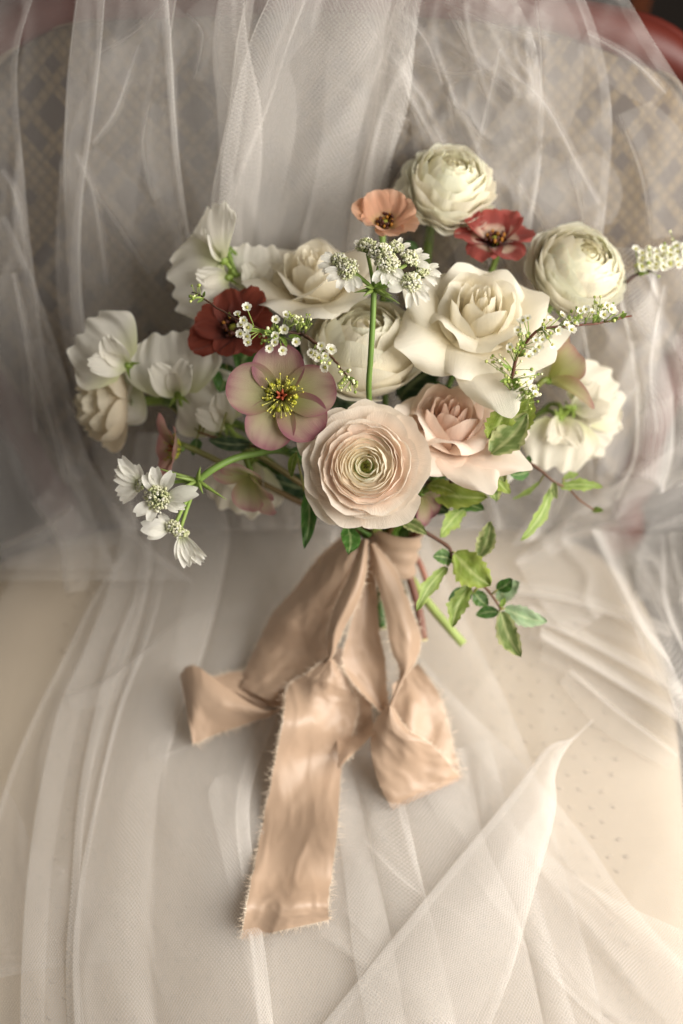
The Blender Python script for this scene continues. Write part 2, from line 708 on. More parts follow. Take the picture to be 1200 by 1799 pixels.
def ringtube(name, scale, drop, rad, mat, carve=0.0, i0=0, i1=None):
    pts, rr = [], []
    n0 = len(bo)
    i1 = n0 if i1 is None else i1
    for i in range(i0, i1 + 1):
        p = bo[i % n0]
        q = cen + (p - cen) * scale - NB * drop
        pts.append(CH @ q)
        rr.append(rad * (1 + carve * math.sin(i * 2 * math.pi * 14 / n0)))
    m = Mesh()
    m.tube(pts, rr, (0.3, 0.1, 0.05), 10, False)
    return m.build(name, mat, chair)


ringtube('piping', 1.005, 0.019, 0.003, PIPING)
ringtube('back_frame', 1.045, 0.026, 0.014, WOOD, 0.10, 13, 141)
ringtube('frame_moulding', 1.085, 0.030, 0.008, WOOD, 0.25, 13, 141)

# ------------------------------------------------------------------ petals


def add_petal(parent, verts, faces, cols, uvs, name='petal', mat=None):
    return mesh_obj(name, verts, faces, mat or PETAL, parent, cols, uvs)


def shell_petal(R, rho, phi0, hw, pr, edge, ruffle, seed, spiral, cb, cr_, ns=15, nt=9, point=0.0, fold=0.0):
    """petal lying on a surface of revolution; pr = three (r,z) bezier points"""
    vs, cs, us = [], [], []
    for j in range(nt):
        t = j / (nt - 1)
        for i in range(ns):
            s = -1 + 2 * i / (ns - 1)
            lf = 1 - edge * (1.9 * (1 - math.sqrt(max(0.0, 1 - abs(s) ** 2.4)))) - point * abs(s) ** 1.2
            tt = t * lf
            if callable(pr):
                r, z = pr(tt)
            else:
                a, b, c = (1 - tt) ** 2, 2 * tt * (1 - tt), tt * tt
                r = a * pr[0][0] + b * pr[1][0] + c * pr[2][0]
                z = a * pr[0][1] + b * pr[1][1] + c * pr[2][1]
            ph = phi0 + s * hw
            r *= 1 + spiral * s
            n1 = nz(math.cos(ph) * 2.2 + seed, math.sin(ph) * 2.2, seed * 1.7 + tt)
            n2 = nz(math.cos(ph) * 5 - seed, math.sin(ph) * 5, seed * 0.7 + tt * 2)
            r += R * ruffle * tt * tt * (n1 * 1.2 + n2 * 0.6)
            z += R * ruffle * tt * tt * (n2 * 0.9 - n1 * 0.6) - fold * R * abs(s) ** 3 * tt
            vs.append((r * math.cos(ph), r * math.sin(ph), z))
            k = tt ** 1.3
            cs.append(mix(cb, cr_, k))
            us.append((s * hw, tt))
    return vs, grid_faces(nt, ns), cs, us


def gen_petal(L, Wd, th0, th1, thp=1.0, cup0=0.5, cup1=0.2, r0=0.0, z0=0.0, phi=0.0, wf=None, lf=None, ruffle=0.0, rfreq=3.0, seed=0,
              colf=None, ns=15, nt=11, twist=0.0, noisea=0.0, rollp=1.0):
    """free petal: centre line bends from angle th0 to th1 off the axis, cross section rolls by cup (positive = towards the axis)"""
    N_ = 60
    rs, zs = [r0], [z0]
    for k in range(N_):
        th = th0 + (th1 - th0) * ((k + .5) / N_) ** thp
        rs.append(rs[-1] + math.sin(th) * L / N_)
        zs.append(zs[-1] + math.cos(th) * L / N_)
    cp, sp = math.cos(phi), math.sin(phi)
    vs, cs, us = [], [], []
    for j in range(nt):
        t = j / (nt - 1)
        for i in range(ns):
            s = -1 + 2 * i / (ns - 1)
            tt = t * (lf(s) if lf else 1.0)
            k = max(0.0, min(0.9999, tt)) * N_
            k0 = int(k)
            fr = k - k0
            r = rs[k0] + (rs[k0 + 1] - rs[k0]) * fr
            z = zs[k0] + (zs[k0 + 1] - zs[k0]) * fr
            th = th0 + (th1 - th0) * tt ** thp
            hw = Wd / 2 * (wf(t) if wf else 1.0)
            al = cup0 + (cup1 - cup0) * t ** rollp
            if abs(al) > 1e-3:
                lat = hw / al * math.sin(al * s)
                nn = hw / al * (1 - math.cos(al * s))
            else:
                lat, nn = hw * s, 0.0
            n1 = nz(s * rfreq + seed * 3.1, tt * 1.6, seed)
            nn += ruffle * L * t ** 1.6 * (math.sin(s * rfreq * 2.2 + seed) * 0.4 + n1) * (0.25 + 0.75 * abs(s))
            nn += noisea * L * nz(s * 1.5 + seed, tt * 1.8, seed * 2.3)
            lat += twist * L * t * t
            x = r - math.cos(th) * nn
            zz = z + math.sin(th) * nn
            vs.append((x * cp - lat * sp, x * sp + lat * cp, zz))
            cs.append(colf(s, tt) if colf else (0.8, 0.8, 0.7))
            us.append((s, tt))
    return vs, grid_faces(nt, ns), cs, us


BIND = P(682, 965, -0.085)        # where all stems meet inside the ribbon


def stem_to(root, start, rad, col, mid=None, end=None, col2=None, name='stem'):
    """stem from a flower base to the binding point (world coords), part of root"""
    inv = root.matrix_world.inverted()
    e = end or (BIND + Vector((random.uniform(-.008, .008), random.uniform(-.004, .004), random.uniform(-.008, .008))))
    mid = mid or [start.lerp(e, 0.5) - EW * 0.012]
    pts = cr([tuple(start)] + [tuple(q) for q in mid] + [tuple(e)], 14)
    m = Mesh()
    m.tube([inv @ Vector(q) for q in pts], rad, col, 7, True, col2)
    return m.build(name, STEM, root)


CREAM = hx('#f1e9d3')
IVORY = hx('#efe4c8')
WHITE = hx('#f3efe4')
BLUSH = hx('#eac6a8')
GREEN = hx('#5f7d2e')
DGREEN = hx('#39551f')
PGREEN = hx('#8aa04a')


def ranunculus(label, px, py, w, Rpx, axis, Np, cols, openn=0.5, seed=1, ruffle=0.03, body=0.55, eye=0.10, roll=0.0, stem_end=None, stem=True, hwid=(1.25, 0.62), outerw=1.0, stem_mid=None, squash=1.0, mode='cup', amax=85, flare=0.06):
    """cols: (base_in, rim_in, base_mid, rim_mid, base_out, rim_out)"""
    random.seed(seed)
    R = Rpx * K * (DCAM - w) / DCAM
    root = empty('ranunculus', frame(P(px, py, w), D(*axis), None, roll), label, 'flower', 'flowers of the bridal bouquet')
    zb = -body * R
    for k in range(Np):
        f = k / (Np - 1)
        rho = R * (eye + (1 - eye) * f ** 0.85) * (1 + random.uniform(-.02, .02))
        phi = k * 2.39996 + random.uniform(-.25, .25)
        hw = hwid[0] + (hwid[1] - hwid[0]) * f + random.uniform(-.1, .1)
        H = R * (0.40 + 0.16 * math.sin(math.pi * min(1, f * 1.3)) - openn * f ** 2.2) * squash + R * random.uniform(-.02, .02)
        c = 0.80 + 0.30 * f ** 1.5 * (0.4 + openn)
        rim_r = rho * c * (outerw if f > 0.85 else 1)
        pr = ((0.06 * R, zb * (0.6 + .4 * f)), (rho * (1.32 if f > 0.3 else 1.15), zb * (0.55 + 0.35 * f)), (rim_r, H))
        edge = 0.20 + 0.12 * f
        if mode == 'open':
            jj = random.uniform(-1, 1)
            if f < 0.22:
                g_ = f / 0.22
                rr, H, dp = R * (eye + 0.03 + 0.21 * g_), R * (0.23 + 0.05 * g_ + .02 * jj), 0.14 * R
                pr = ((rr * .8, H - dp), (rr * 1.22, H - dp * .45), (rr * .92, H))
            elif f < 0.72:
                g_ = (f - .22) / .50
                rr, H, dp = R * (0.33 + 0.34 * g_ + .018 * jj), R * (0.29 - 0.06 * g_ + .03 * random.uniform(-1, 1)), 0.12 * R
                pr = ((rr * .72, H - dp), (rr * 1.10, H - dp * .62), (rr * (0.98 + .04 * g_), H))
            else:
                g_ = (f - .72) / .28
                rr, H = R * (0.70 + 0.36 * g_ + .045 * jj), R * (0.22 - 0.34 * g_ + .03 * random.uniform(-1, 1))
                pr = ((.30 * R, H - .30 * R * (1 - .5 * g_)), (rr * .80, H - .10 * R), (rr, H))
                edge = 0.30
                rz_ = 1.0
            hw = 1.25 - 0.55 * f + random.uniform(-.12, .12)
        elif mode == 'ball':
            al = math.radians(amax * max(.25, (f - .1) / .9) ** 0.95 + random.uniform(-5, 5))
            rk = R * (0.72 + 0.28 * f)

            zc = 0.0
            if f < 0.34:
                g_ = f / .34
                rk = R * (0.10 + 0.66 * g_)
                zc = R * (0.80 + .03 * math.sin(k * 2.1)) - rk - R * 0.03 * (1 - g_)
                al = math.radians(42 - 14 * g_ + random.uniform(-4, 4))

            def pr(t, al=al, rk=rk, f=f, zc=zc):
                th = math.radians(150) + (al - math.radians(150)) * t
                q = rk * (1 + flare * (0.3 + f) * max(0, (t - .55) / .45) ** 2)
                return q * math.sin(th), (zc + q * math.cos(th)) * squash
            edge = 0.16 + 0.10 * f
            hw = (1.2 - .55 * f) if f > .1 else 1.5
        if f < 0.5:
            b_, r_ = mix(cols[0], cols[2], f * 2), mix(cols[1], cols[3], f * 2)
        else:
            b_, r_ = mix(cols[2], cols[4], f * 2 - 1), mix(cols[3], cols[5], f * 2 - 1)
        j = random.uniform(0.94, 1.03)
        b_ = tuple(x * j for x in b_)
        r_ = tuple(min(0.9, x * j) for x in r_)
        vs, fs, cs, us = shell_petal(R, rho, phi, hw, pr, edge, ruffle * (0.35 + f), seed * 7.3 + k * 1.31, 0.035 + 0.03 * f, b_, r_, 13 if f < .4 else 17, 8)
        tl = {'open': 0.07, 'ball': 0.07}.get(mode, 0.04) * (0.35 + 0.65 * f)
        q_ = Matrix.Rotation(random.uniform(-tl, tl), 3, 'X') @ Matrix.Rotation(random.uniform(-tl, tl), 3, 'Y')
        sh = Vector((random.uniform(-1, 1), random.uniform(-1, 1), 0)) * R * 0.016
        vs = [tuple(q_ @ Vector(v) + sh) for v in vs]
        add_petal(root, vs, fs, cs, us)
    # green eye
    m = Mesh()
    m.ball((0, 0, zb * 0.2), R * eye * 1.05, hx('#7e8a3c'), 1, 1, 1.5, 6, 10)
    for k in range(26):
        a = k * 2.4
        rr = R * eye * math.sqrt(k / 26) * 0.95
        m.ball((rr * math.cos(a), rr * math.sin(a), zb * 0.2 + R * eye * 1.45 * math.sqrt(max(0, 1 - (k / 26) * .9))), R * eye * 0.22, hx('#4b4a20') if k < 7 else hx('#8f9a4a'), 1, 1, 1, 3, 5)
    m.build('eye', STEM, root)
    for k in range(5):
        ph = k * 1.2566
        vs, fs, cs, us = gen_petal(R * .55, R * .35, 1.9, 1.2, 1, .4, .2, .03 * R, zb * 1.02, ph, lambda t: math.sin(math.pi * (.15 + .8 * t)), None, 0.05, 2, k, lambda s, t: PGREEN, 7, 6)
        add_petal(root, vs, fs, cs, us, 'sepal', LEAF)
    if stem:
        base = root.matrix_world @ Vector((0, 0, zb))
        nb = root.matrix_world @ Vector((0, 0, zb - R * .9))
        mids = [nb] + (stem_mid or [])
        stem_to(root, base, 0.0028, PGREEN, mids, stem_end, hx('#a5b56a') if stem_end else DGREEN)
    return root


# 1 the blush ranunculus in front
ranunculus('large blush ranunculus facing forward at the bottom centre of the bouquet above the ribbon knot', 643, 820, 0.012, 119, (-0.02, 0.06, 1), 62,
           (hx('#f2ebc8'), hx('#f6f0dc'), hx('#f4dac5'), hx('#f8eadb'), hx('#f5e5d3'), hx('#f7eee1')), 0.50, 3, 0.05, 0.30, 0.075, 0.4,
           mode='open', stem_mid=[P(660, 930, -0.07), P(700, 985, -0.088), P(752, 1060, -0.085)], stem_end=P(814, 1132, -0.082))
# 2, 3 cream ranunculus at top and right
cc = (hx('#f6edcb'), hx('#f8f1d8'), hx('#f6eed6'), hx('#f9f3e2'), hx('#f6efdc'), hx('#f9f4e6'))
ranunculus('round ivory ranunculus at the very top of the bouquet beside the peach bloom', 787, 330, -0.05, 72, (0.22, 0.62, 0.75), 70, cc, 0.42, 11, 0.12, 0.95, 0.10, 0.9, mode='ball', amax=118, flare=.26, squash=1.06)
ranunculus('full ivory ranunculus on the right edge behind the spirea twig', 1015, 476, -0.045, 80, (0.34, 0.48, 0.80), 74, cc, 0.30, 17, 0.065, 0.95, 0.12, 2.1, mode='ball', amax=98, flare=.15, squash=.92)
# 4 ranunculus seen from the side at far left
ranunculus('cream ranunculus seen from the side, facing left at the outer left edge', 172, 712, -0.07, 74, (-0.93, -0.10, 0.30), 30,
           (CREAM, CREAM, hx('#e9d7b8'), CREAM, hx('#e8d9bf'), hx('#f0e6d0')), 0.55, 23, 0.06, 0.7, 0.1, 0.0, stem_mid=[P(215, 706, -0.085), P(330, 712, -0.095), P(520, 800, -0.1)], hwid=(1.2, 0.5))
# 5 loose cream flower in the middle
ranunculus('loose cream ranunculus with broad soft petals behind the lace flower stem', 640, 612, -0.032, 100, (0.0, 0.66, 0.75), 40,
           (hx('#f6ecd2'), hx('#f9f2e0'), hx('#f6ecd2'), hx('#f9f2e0'), hx('#f7efdc'), hx('#f9f4e7')), 0.62, 31, 0.07, 0.6, 0.12, 1.3, mode='ball', amax=105, flare=.14, squash=.86)

# ------------------------------------------------------------------ roses


def rose(label, px, py, w, Rpx, axis, cols, petals, inner=16, seed=1, roll=0.0, budr=0.36):
    random.seed(seed)
    R = Rpx * K * (DCAM - w) / DCAM
    root = empty('rose', frame(P(px, py, w), D(*axis), None, roll), label, 'flower', 'flowers of the bridal bouquet')
    ib, ir, ob, orr = cols
    for k in range(inner):
        f = k / (inner - 1)
        rho = R * (0.05 + budr * f)
        phi = k * 2.39996
        H = R * (0.60 - 0.10 * f) + R * random.uniform(-.03, .03)
        pr = ((0.05 * R, -0.45 * R), (rho * 1.5, -0.25 * R), (rho * (0.80 + 0.38 * f), H))
        vs, fs, cs, us = shell_petal(R, rho, phi, 1.25 - 0.35 * f, pr, 0.12, 0.03, seed * 5.1 + k, 0.07, mix(ib, ob, f * .4), mix(ir, orr, f * .5), 15, 9, 0.08 * f)
        add_petal(root, vs, fs, cs, us)

    def wf(t):
        return 0.34 + 0.66 * math.sin(math.pi * min(1, t * 0.80 + 0.06)) ** 0.8 if t < 0.62 else (0.34 + 0.66 * math.sin(math.pi * (0.62 * 0.80 + 0.06)) ** 0.8) * (1 - 0.42 * ((t - 0.62) / 0.38) ** 1.6)
    for k, (phd, L, Wd, th0, th1, cup1) in enumerate(petals):
        def colf(s, t):
            return mix(ob, orr, min(1, t * 1.1) ** 1.2)

        def lf(s):
            return 1 - 0.17 * abs(s) ** 1.3
        vs, fs, cs, us = gen_petal(L * R, Wd * 1.1 * R, math.radians(th0), math.radians(th1), 1.7, 0.75, cup1 * 1.35, 0.06 * R, -0.42 * R, math.radians(phd), wf, lf, 0.02, 2.2, seed * 3.3 + k,
                                   colf, 17, 14, random.uniform(-.06, .06), 0.05, 2.4)
        add_petal(root, vs, fs, cs, us)
    for k in range(5):
        vs, fs, cs, us = gen_petal(R * .5, R * .16, 1.7, 2.4, 1, .3, .2, .03 * R, -0.47 * R, k * 1.2566, lambda t: 1 - t * .9, None, 0.05, 2, k, lambda s, t: GREEN, 5, 6)
        add_petal(root, vs, fs, cs, us, 'sepal', LEAF)
    m = Mesh()
    m.ball((0, 0, -0.52 * R), 0.12 * R, GREEN, 1, 1, 1, 5, 8)
    m.build('hip', STEM, root)
    base = root.matrix_world @ Vector((0, 0, -0.55 * R))
    stem_to(root, base, 0.0025, GREEN, [root.matrix_world @ Vector((0, 0, -1.2 * R))])
    return root


WR = (hx('#f5e9c8'), hx('#f9f2df'), hx('#f5ebd0'), hx('#f9f4e6'))
rose('large white reflexed rose with pointed curling petals on the right of the centre', 840, 562, -0.02, 134, (0.03, 0.50, 0.86), WR,
     [(10, 1.15, 1.0, 35, 80, -0.9), (60, 1.0, 1.0, 25, 60, -0.8), (115, 1.05, 1.05, 25, 65, -0.8), (165, 1.3, 1.0, 35, 85, -1.0),
      (205, 1.42, 1.15, 45, 92, -1.2), (250, 1.2, 1.2, 40, 100, -1.2), (285, 1.65, 1.0, 55, 105, -1.4), (320, 1.3, 1.2, 45, 100, -1.1), (350, 1.3, 1.1, 50, 95, -1.2),
      (30, 0.95, 1.0, 18, 45, -0.6), (150, 0.95, 1.0, 18, 45, -0.6), (225, 1.0, 1.0, 20, 60, -0.8), (300, 0.98, 1.0, 22, 62, -0.8)], 15, 5, 0.0, 0.34)
rose('white open rose at the upper left behind the lace flower', 552, 500, -0.042, 116, (-0.14, 0.74, 0.62), WR,
     [(20, 1.2, 1.1, 40, 85, -0.6), (75, 1.1, 1.1, 30, 75, -0.6), (130, 1.2, 1.1, 35, 80, -0.7), (180, 1.25, 1.1, 40, 85, -0.7), (220, 1.2, 1.0, 40, 90, -0.9),
      (265, 1.2, 1.0, 45, 95, -0.8), (310, 1.25, 1.0, 45, 90, -0.8), (350, 1.25, 1.0, 45, 90, -0.8), (100, 0.95, 1.1, 18, 50, -0.3), (200, 0.95, 1.1, 18, 50, -0.5), (300, 0.95, 1.1, 18, 55, -0.5)], 12, 8, 0.3, 0.36)
rose('blush pink rose tucked between the large blush ranunculus and the green leaves', 788, 752, -0.022, 116, (0.14, 0.62, 0.77),
     (hx('#e3b79e'), hx('#eed2bf'), hx('#edd2bd'), hx('#f5e9dc')),
     [(15, 1.15, 1.0, 35, 80, -1.0), (65, 1.0, 1.0, 25, 60, -0.7), (120, 1.0, 1.0, 25, 60, -0.7), (175, 1.1, 1.0, 35, 75, -0.8), (230, 1.3, 1.0, 45, 95, -1.0),
      (285, 1.55, 0.95, 50, 100, -1.2), (318, 1.55, 0.95, 50, 100, -1.3), (345, 1.35, 0.95, 45, 92, -1.1), (250, 1.05, 1.0, 22, 62, -0.8), (325, 1.05, 1.0, 24, 65, -0.9), (195, 1.0, 1.0, 20, 55, -0.6)], 15, 13, 0.0, 0.36)

# ------------------------------------------------------------------ sweet peas


def sweet_pea(label, px, py, w, size, facing, up, seed, col=WHITE, wing=1.0, stem_mid=None, spread=1.0):
    random.seed(seed)
    Rz = size * K * (DCAM - w) / DCAM
    root = empty('sweet_pea', frame(P(px, py, w), D(*facing), D(*up)), label, 'flower', 'sweet peas of the bridal bouquet')
    sh = mix(col, hx('#e2dcc2'), 0.5)

    def colf(s, t):
        return mix(hx('#d9dcae'), col, min(1, t * 2.2))

    def wstd(t):
        return 0.18 + 0.82 * math.sin(math.pi * min(1, 0.08 + t * 0.66)) ** 0.9

    def lstd(s):
        return 0.93 + 0.10 * min(1, abs(s) * 2.2) - 0.33 * abs(s) ** 3.2
    vs, fs, cs, us = gen_petal(Rz * 1.0, Rz * 1.55 * spread, math.radians(50), math.radians(98), 0.8, 0.45, -0.35, 0, 0, math.pi / 2, wstd, lambda s: lstd(s) + 0.035 * math.sin(s * 13 + seed), 0.15, 6.0, seed, colf, 41, 17, 0, 0.04)
    add_petal(root, vs, fs, cs, us, 'standard_petal')

    def wwing(t):
        return 0.2 + 0.8 * math.sin(math.pi * (0.1 + 0.75 * t))
    for sg in (-1, 1):
        vs, fs, cs, us = gen_petal(Rz * 0.68 * wing, Rz * 0.50 * wing, math.radians(25), math.radians(62), 1.0, 0.9, 0.4, 0.02 * Rz, 0.01 * Rz, math.pi / 2 + sg * 0.62, wwing, lambda s: 1 - 0.12 * s * s + 0.04 * math.sin(s * 9 + seed), 0.13, 5, seed + sg * 2.2, colf, 13, 10)
        add_petal(root, vs, fs, cs, us, 'wing_petal')
    vs, fs, cs, us = gen_petal(Rz * 0.42, Rz * 0.30, math.radians(30), math.radians(50), 1.0, 1.3, 1.2, 0, 0.01 * Rz, math.pi / 2, wwing, None, 0, 3, seed, colf, 9, 8)
    add_petal(root, vs, fs, cs, us, 'keel_petal')
    m = Mesh()
    m.ball((0, -0.02 * Rz, -0.05 * Rz), 0.085 * Rz, PGREEN, 1, 1, 1.2, 5, 8)
    m.build('calyx', LEAF, root)
    for k in range(5):
        vs, fs, cs, us = gen_petal(Rz * .26, Rz * .10, 0.8, 1.6, 1, .3, .2, .05 * Rz, -0.03 * Rz, k * 1.2566 + .4, lambda t: 1 - t * .95, None, 0.05, 2, k, lambda s, t: PGREEN, 5, 5)
        add_petal(root, vs, fs, cs, us, 'sepal', LEAF)
    st = root.matrix_world @ Vector((0, -0.04 * Rz, -0.1 * Rz))
    stem_to(root, st, 0.0013, PGREEN, [root.matrix_world @ Vector((0, -0.25 * Rz, -0.35 * Rz))] + (stem_mid or []), None, DGREEN)
    return root


GLT = P(415, 470, -0.05)
sweet_pea('white sweet pea with an upright folded petal at the top left of the bouquet', 388, 455, -0.040, 100, (-0.75, 0.1, 0.5), (-0.28, 0.95, 0.1), 3, stem_mid=[GLT])
sweet_pea('white sweet pea with a broad ruffled petal spreading below the upright one at upper left', 398, 488, -0.044, 106, (-0.35, -0.3, 0.85), (-0.95, -0.22, 0.0), 6, stem_mid=[GLT], wing=0.8)
sweet_pea('small white sweet pea half hidden beside the white open rose', 447, 508, -0.052, 82, (0.15, 0.2, 0.95), (0.05, 1, 0), 9, stem_mid=[P(480, 560, -.08)])
sweet_pea('round white sweet pea with raised front petals on the left, above the side-facing ranunculus', 222, 640, -0.045, 104, (-0.30, -0.05, 0.92), (-0.80, 0.55, 0.1), 12, stem_mid=[P(262, 672, -.07), P(300, 706, -.085)])
sweet_pea('white sweet pea hanging its lower petals behind the round one on the left', 226, 664, -0.066, 90, (-0.2, -0.3, 0.9), (-0.62, -0.76, 0.1), 13, stem_mid=[P(262, 682, -.075), P(300, 708, -.085)], wing=0.7)
sweet_pea('pleated white sweet pea left of the rust red bloom', 312, 690, -0.05, 112, (-0.1, 0.1, 1), (-0.12, 1, 0.05), 15, stem_mid=[P(340, 720, -.08)])
sweet_pea('drooping white sweet pea left of the pink green hellebore', 398, 745, -0.058, 98, (-0.15, 0.1, 0.95), (-0.55, 0.75, 0.0), 18, stem_mid=[P(440, 780, -.08)])
sweet_pea('pale sweet pea petals low on the left beneath the hellebores', 440, 815, -0.068, 95, (0.0, -0.3, 0.95), (-0.3, -0.95, 0), 20, stem_mid=[P(500, 830, -.08)], col=hx('#e9e2d0'))
RS = [P(930, 740, -0.09)]
sweet_pea('soft white sweet pea at the outer right edge facing the veil', 1010, 715, -0.075, 92, (0.35, 0.0, 0.9), (0.85, 0.5, 0.0), 21, col=hx('#e6e0d0'), stem_mid=RS)
sweet_pea('soft white sweet pea hanging lowest on the right above the twig', 985, 738, -0.07, 94, (0.15, -0.2, 0.95), (-0.12, -1, 0.0), 24, col=hx('#e6e0d0'), stem_mid=RS)
sweet_pea('soft white sweet pea spreading rightward between two others on the right', 1000, 725, -0.082, 95, (0.2, -0.1, 0.95), (0.8, -0.55, 0.0), 27, col=hx('#e6e0d0'), stem_mid=RS)
sweet_pea('small white sweet pea under the blush rose among green leaves', 868, 795, -0.065, 62, (0.1, -0.2, 0.95), (-0.15, -0.95, 0), 29, stem_mid=[P(800, 850, -.085)])
sweet_pea('white sweet pea peeking out between the white rose and the right hellebore', 935, 610, -0.055, 70, (0.2, 0.2, 0.9), (0.6, -0.7, 0), 33, stem_mid=[P(880, 700, -.085)])

# ------------------------------------------------------------------ open cup flowers (butterfly ranunculus)


def cup_flower(label, px, py, w, Rpx, axis, pets, cbase, cmid, crim, seed, roll=0.0, blot=None, back=None):
    random.seed(seed)
    R = Rpx * K * (DCAM - w) / DCAM
    root = empty('butterfly_ranunculus', frame(P(px, py, w), D(*axis), None, roll), label, 'flower', 'flowers of the bridal bouquet')

    def wfp(t):
        return 0.22 + 0.78 * math.sin(math.pi * min(1, 0.06 + 0.66 * t)) ** 0.85

    for k, (ph, L, Wd, th0, th1) in enumerate(pets):
        def colf(s, t, k=k):
            c = mix(cbase, cmid, min(1, max(0, (t - .12) * 3.2)))
            if blot:
                c = mix(c, blot, min(1, 2 * max(0, 1 - abs(t - 0.40) / 0.20)) * min(1, 2 * max(0, 1 - abs(s) / .7)) * 0.85)
            c = mix(c, crim, max(0, t - .75) * 2.5)
            j = 1 + 0.18 * nz(s * 7 + k, t * 2, seed)
            return tuple(x * j for x in c)
        vs, fs, cs, us = gen_petal(L * R, Wd * .86 * R, math.radians(th0 + 6 * nz(k, seed, 1)), math.radians(th1 + 24 * nz(k * 1.7, seed, 4)), 1.0, 0.9, 0.25, 0.03 * R, 0.03 * R * (k % 2), math.radians(ph), wfp, lambda s, k=k: 1 - 0.20 * abs(s) ** 2.2 + 0.05 * nz(s * 5, k, seed), 0.10, 3.6, seed + k * 1.7, colf, 21, 14, 0, 0.07)
        add_petal(root, vs, fs, cs, us)
    m = Mesh()
    m.ball((0, 0, 0.10 * R), 0.13 * R, hx('#8b8a35'), 1, 1, 1.3, 5, 8)
    m.build('pistil', STEM, root)
    m = Mesh()
    for k in range(26):
        a = k * 2.4
        rr = R * random.uniform(.12, .24)
        h = R * random.uniform(.18, .32)
        m.tube([(0.1 * R * math.cos(a), 0.1 * R * math.sin(a), 0.03 * R), (rr * math.cos(a), rr * math.sin(a), h)], 0.012 * R, hx('#3a1d14'), 4)
        m.ball((rr * math.cos(a), rr * math.sin(a), h), 0.045 * R, hx('#a06a24') if k % 3 == 0 else hx('#4a2418'), 1, 1, 1.6, 3, 5)
    m.build('stamen_ring', STEM, root, kind='stuff')
    stem_to(root, root.matrix_world @ Vector((0, 0, 0.02 * R)), 0.0019, PGREEN, [root.matrix_world @ Vector((0, 0, -0.7 * R))], None, DGREEN)
    return root


cup_flower('peach cup-shaped bloom standing above the lace flower at the top', 675, 400, -0.03, 66, (0.05, 0.62, 0.78),
           [(20, 1.0, 1.1, 40, 62), (70, 1.0, 1.2, 35, 55), (120, 1.0, 1.2, 35, 55), (170, 1.05, 1.1, 45, 70), (225, 0.95, 1.0, 45, 60), (285, 0.75, 0.95, 55, 70), (335, 1.0, 1.0, 50, 80)],
           hx('#cfb878'), hx('#cf9f80'), hx('#d9b299'), 4)
cup_flower('red open bloom with pale blotches between the two ivory ranunculus', 868, 432, -0.045, 74, (0.04, 0.80, 0.60),
           [(5, 1.0, 0.95, 62, 82), (50, 1.0, 1.0, 45, 62), (95, 0.9, 1.0, 42, 62), (140, 0.95, 1.0, 45, 66), (182, 1.0, 0.95, 62, 82), (235, 0.9, 1.05, 75, 95), (300, 0.9, 1.05, 75, 95)],
           hx('#3d0f12'), hx('#a14a42'), hx('#ab5146'), 7, 0, hx('#e8d0b8'))
cup_flower('dark rust red bloom above the pink green hellebore on the left', 415, 582, -0.035, 82, (-0.30, 0.28, 0.85),
           [(10, 0.95, 0.95, 62, 88), (48, 1.05, 1.0, 52, 78), (100, 0.9, 0.9, 52, 80), (165, 0.9, 1.0, 55, 85), (205, 1.05, 1.0, 62, 90), (270, 0.7, 0.9, 65, 85), (330, 0.85, 0.9, 72, 95)],
           hx('#33140c'), hx('#8a4030'), hx('#934836'), 9)

# ------------------------------------------------------------------ hellebores


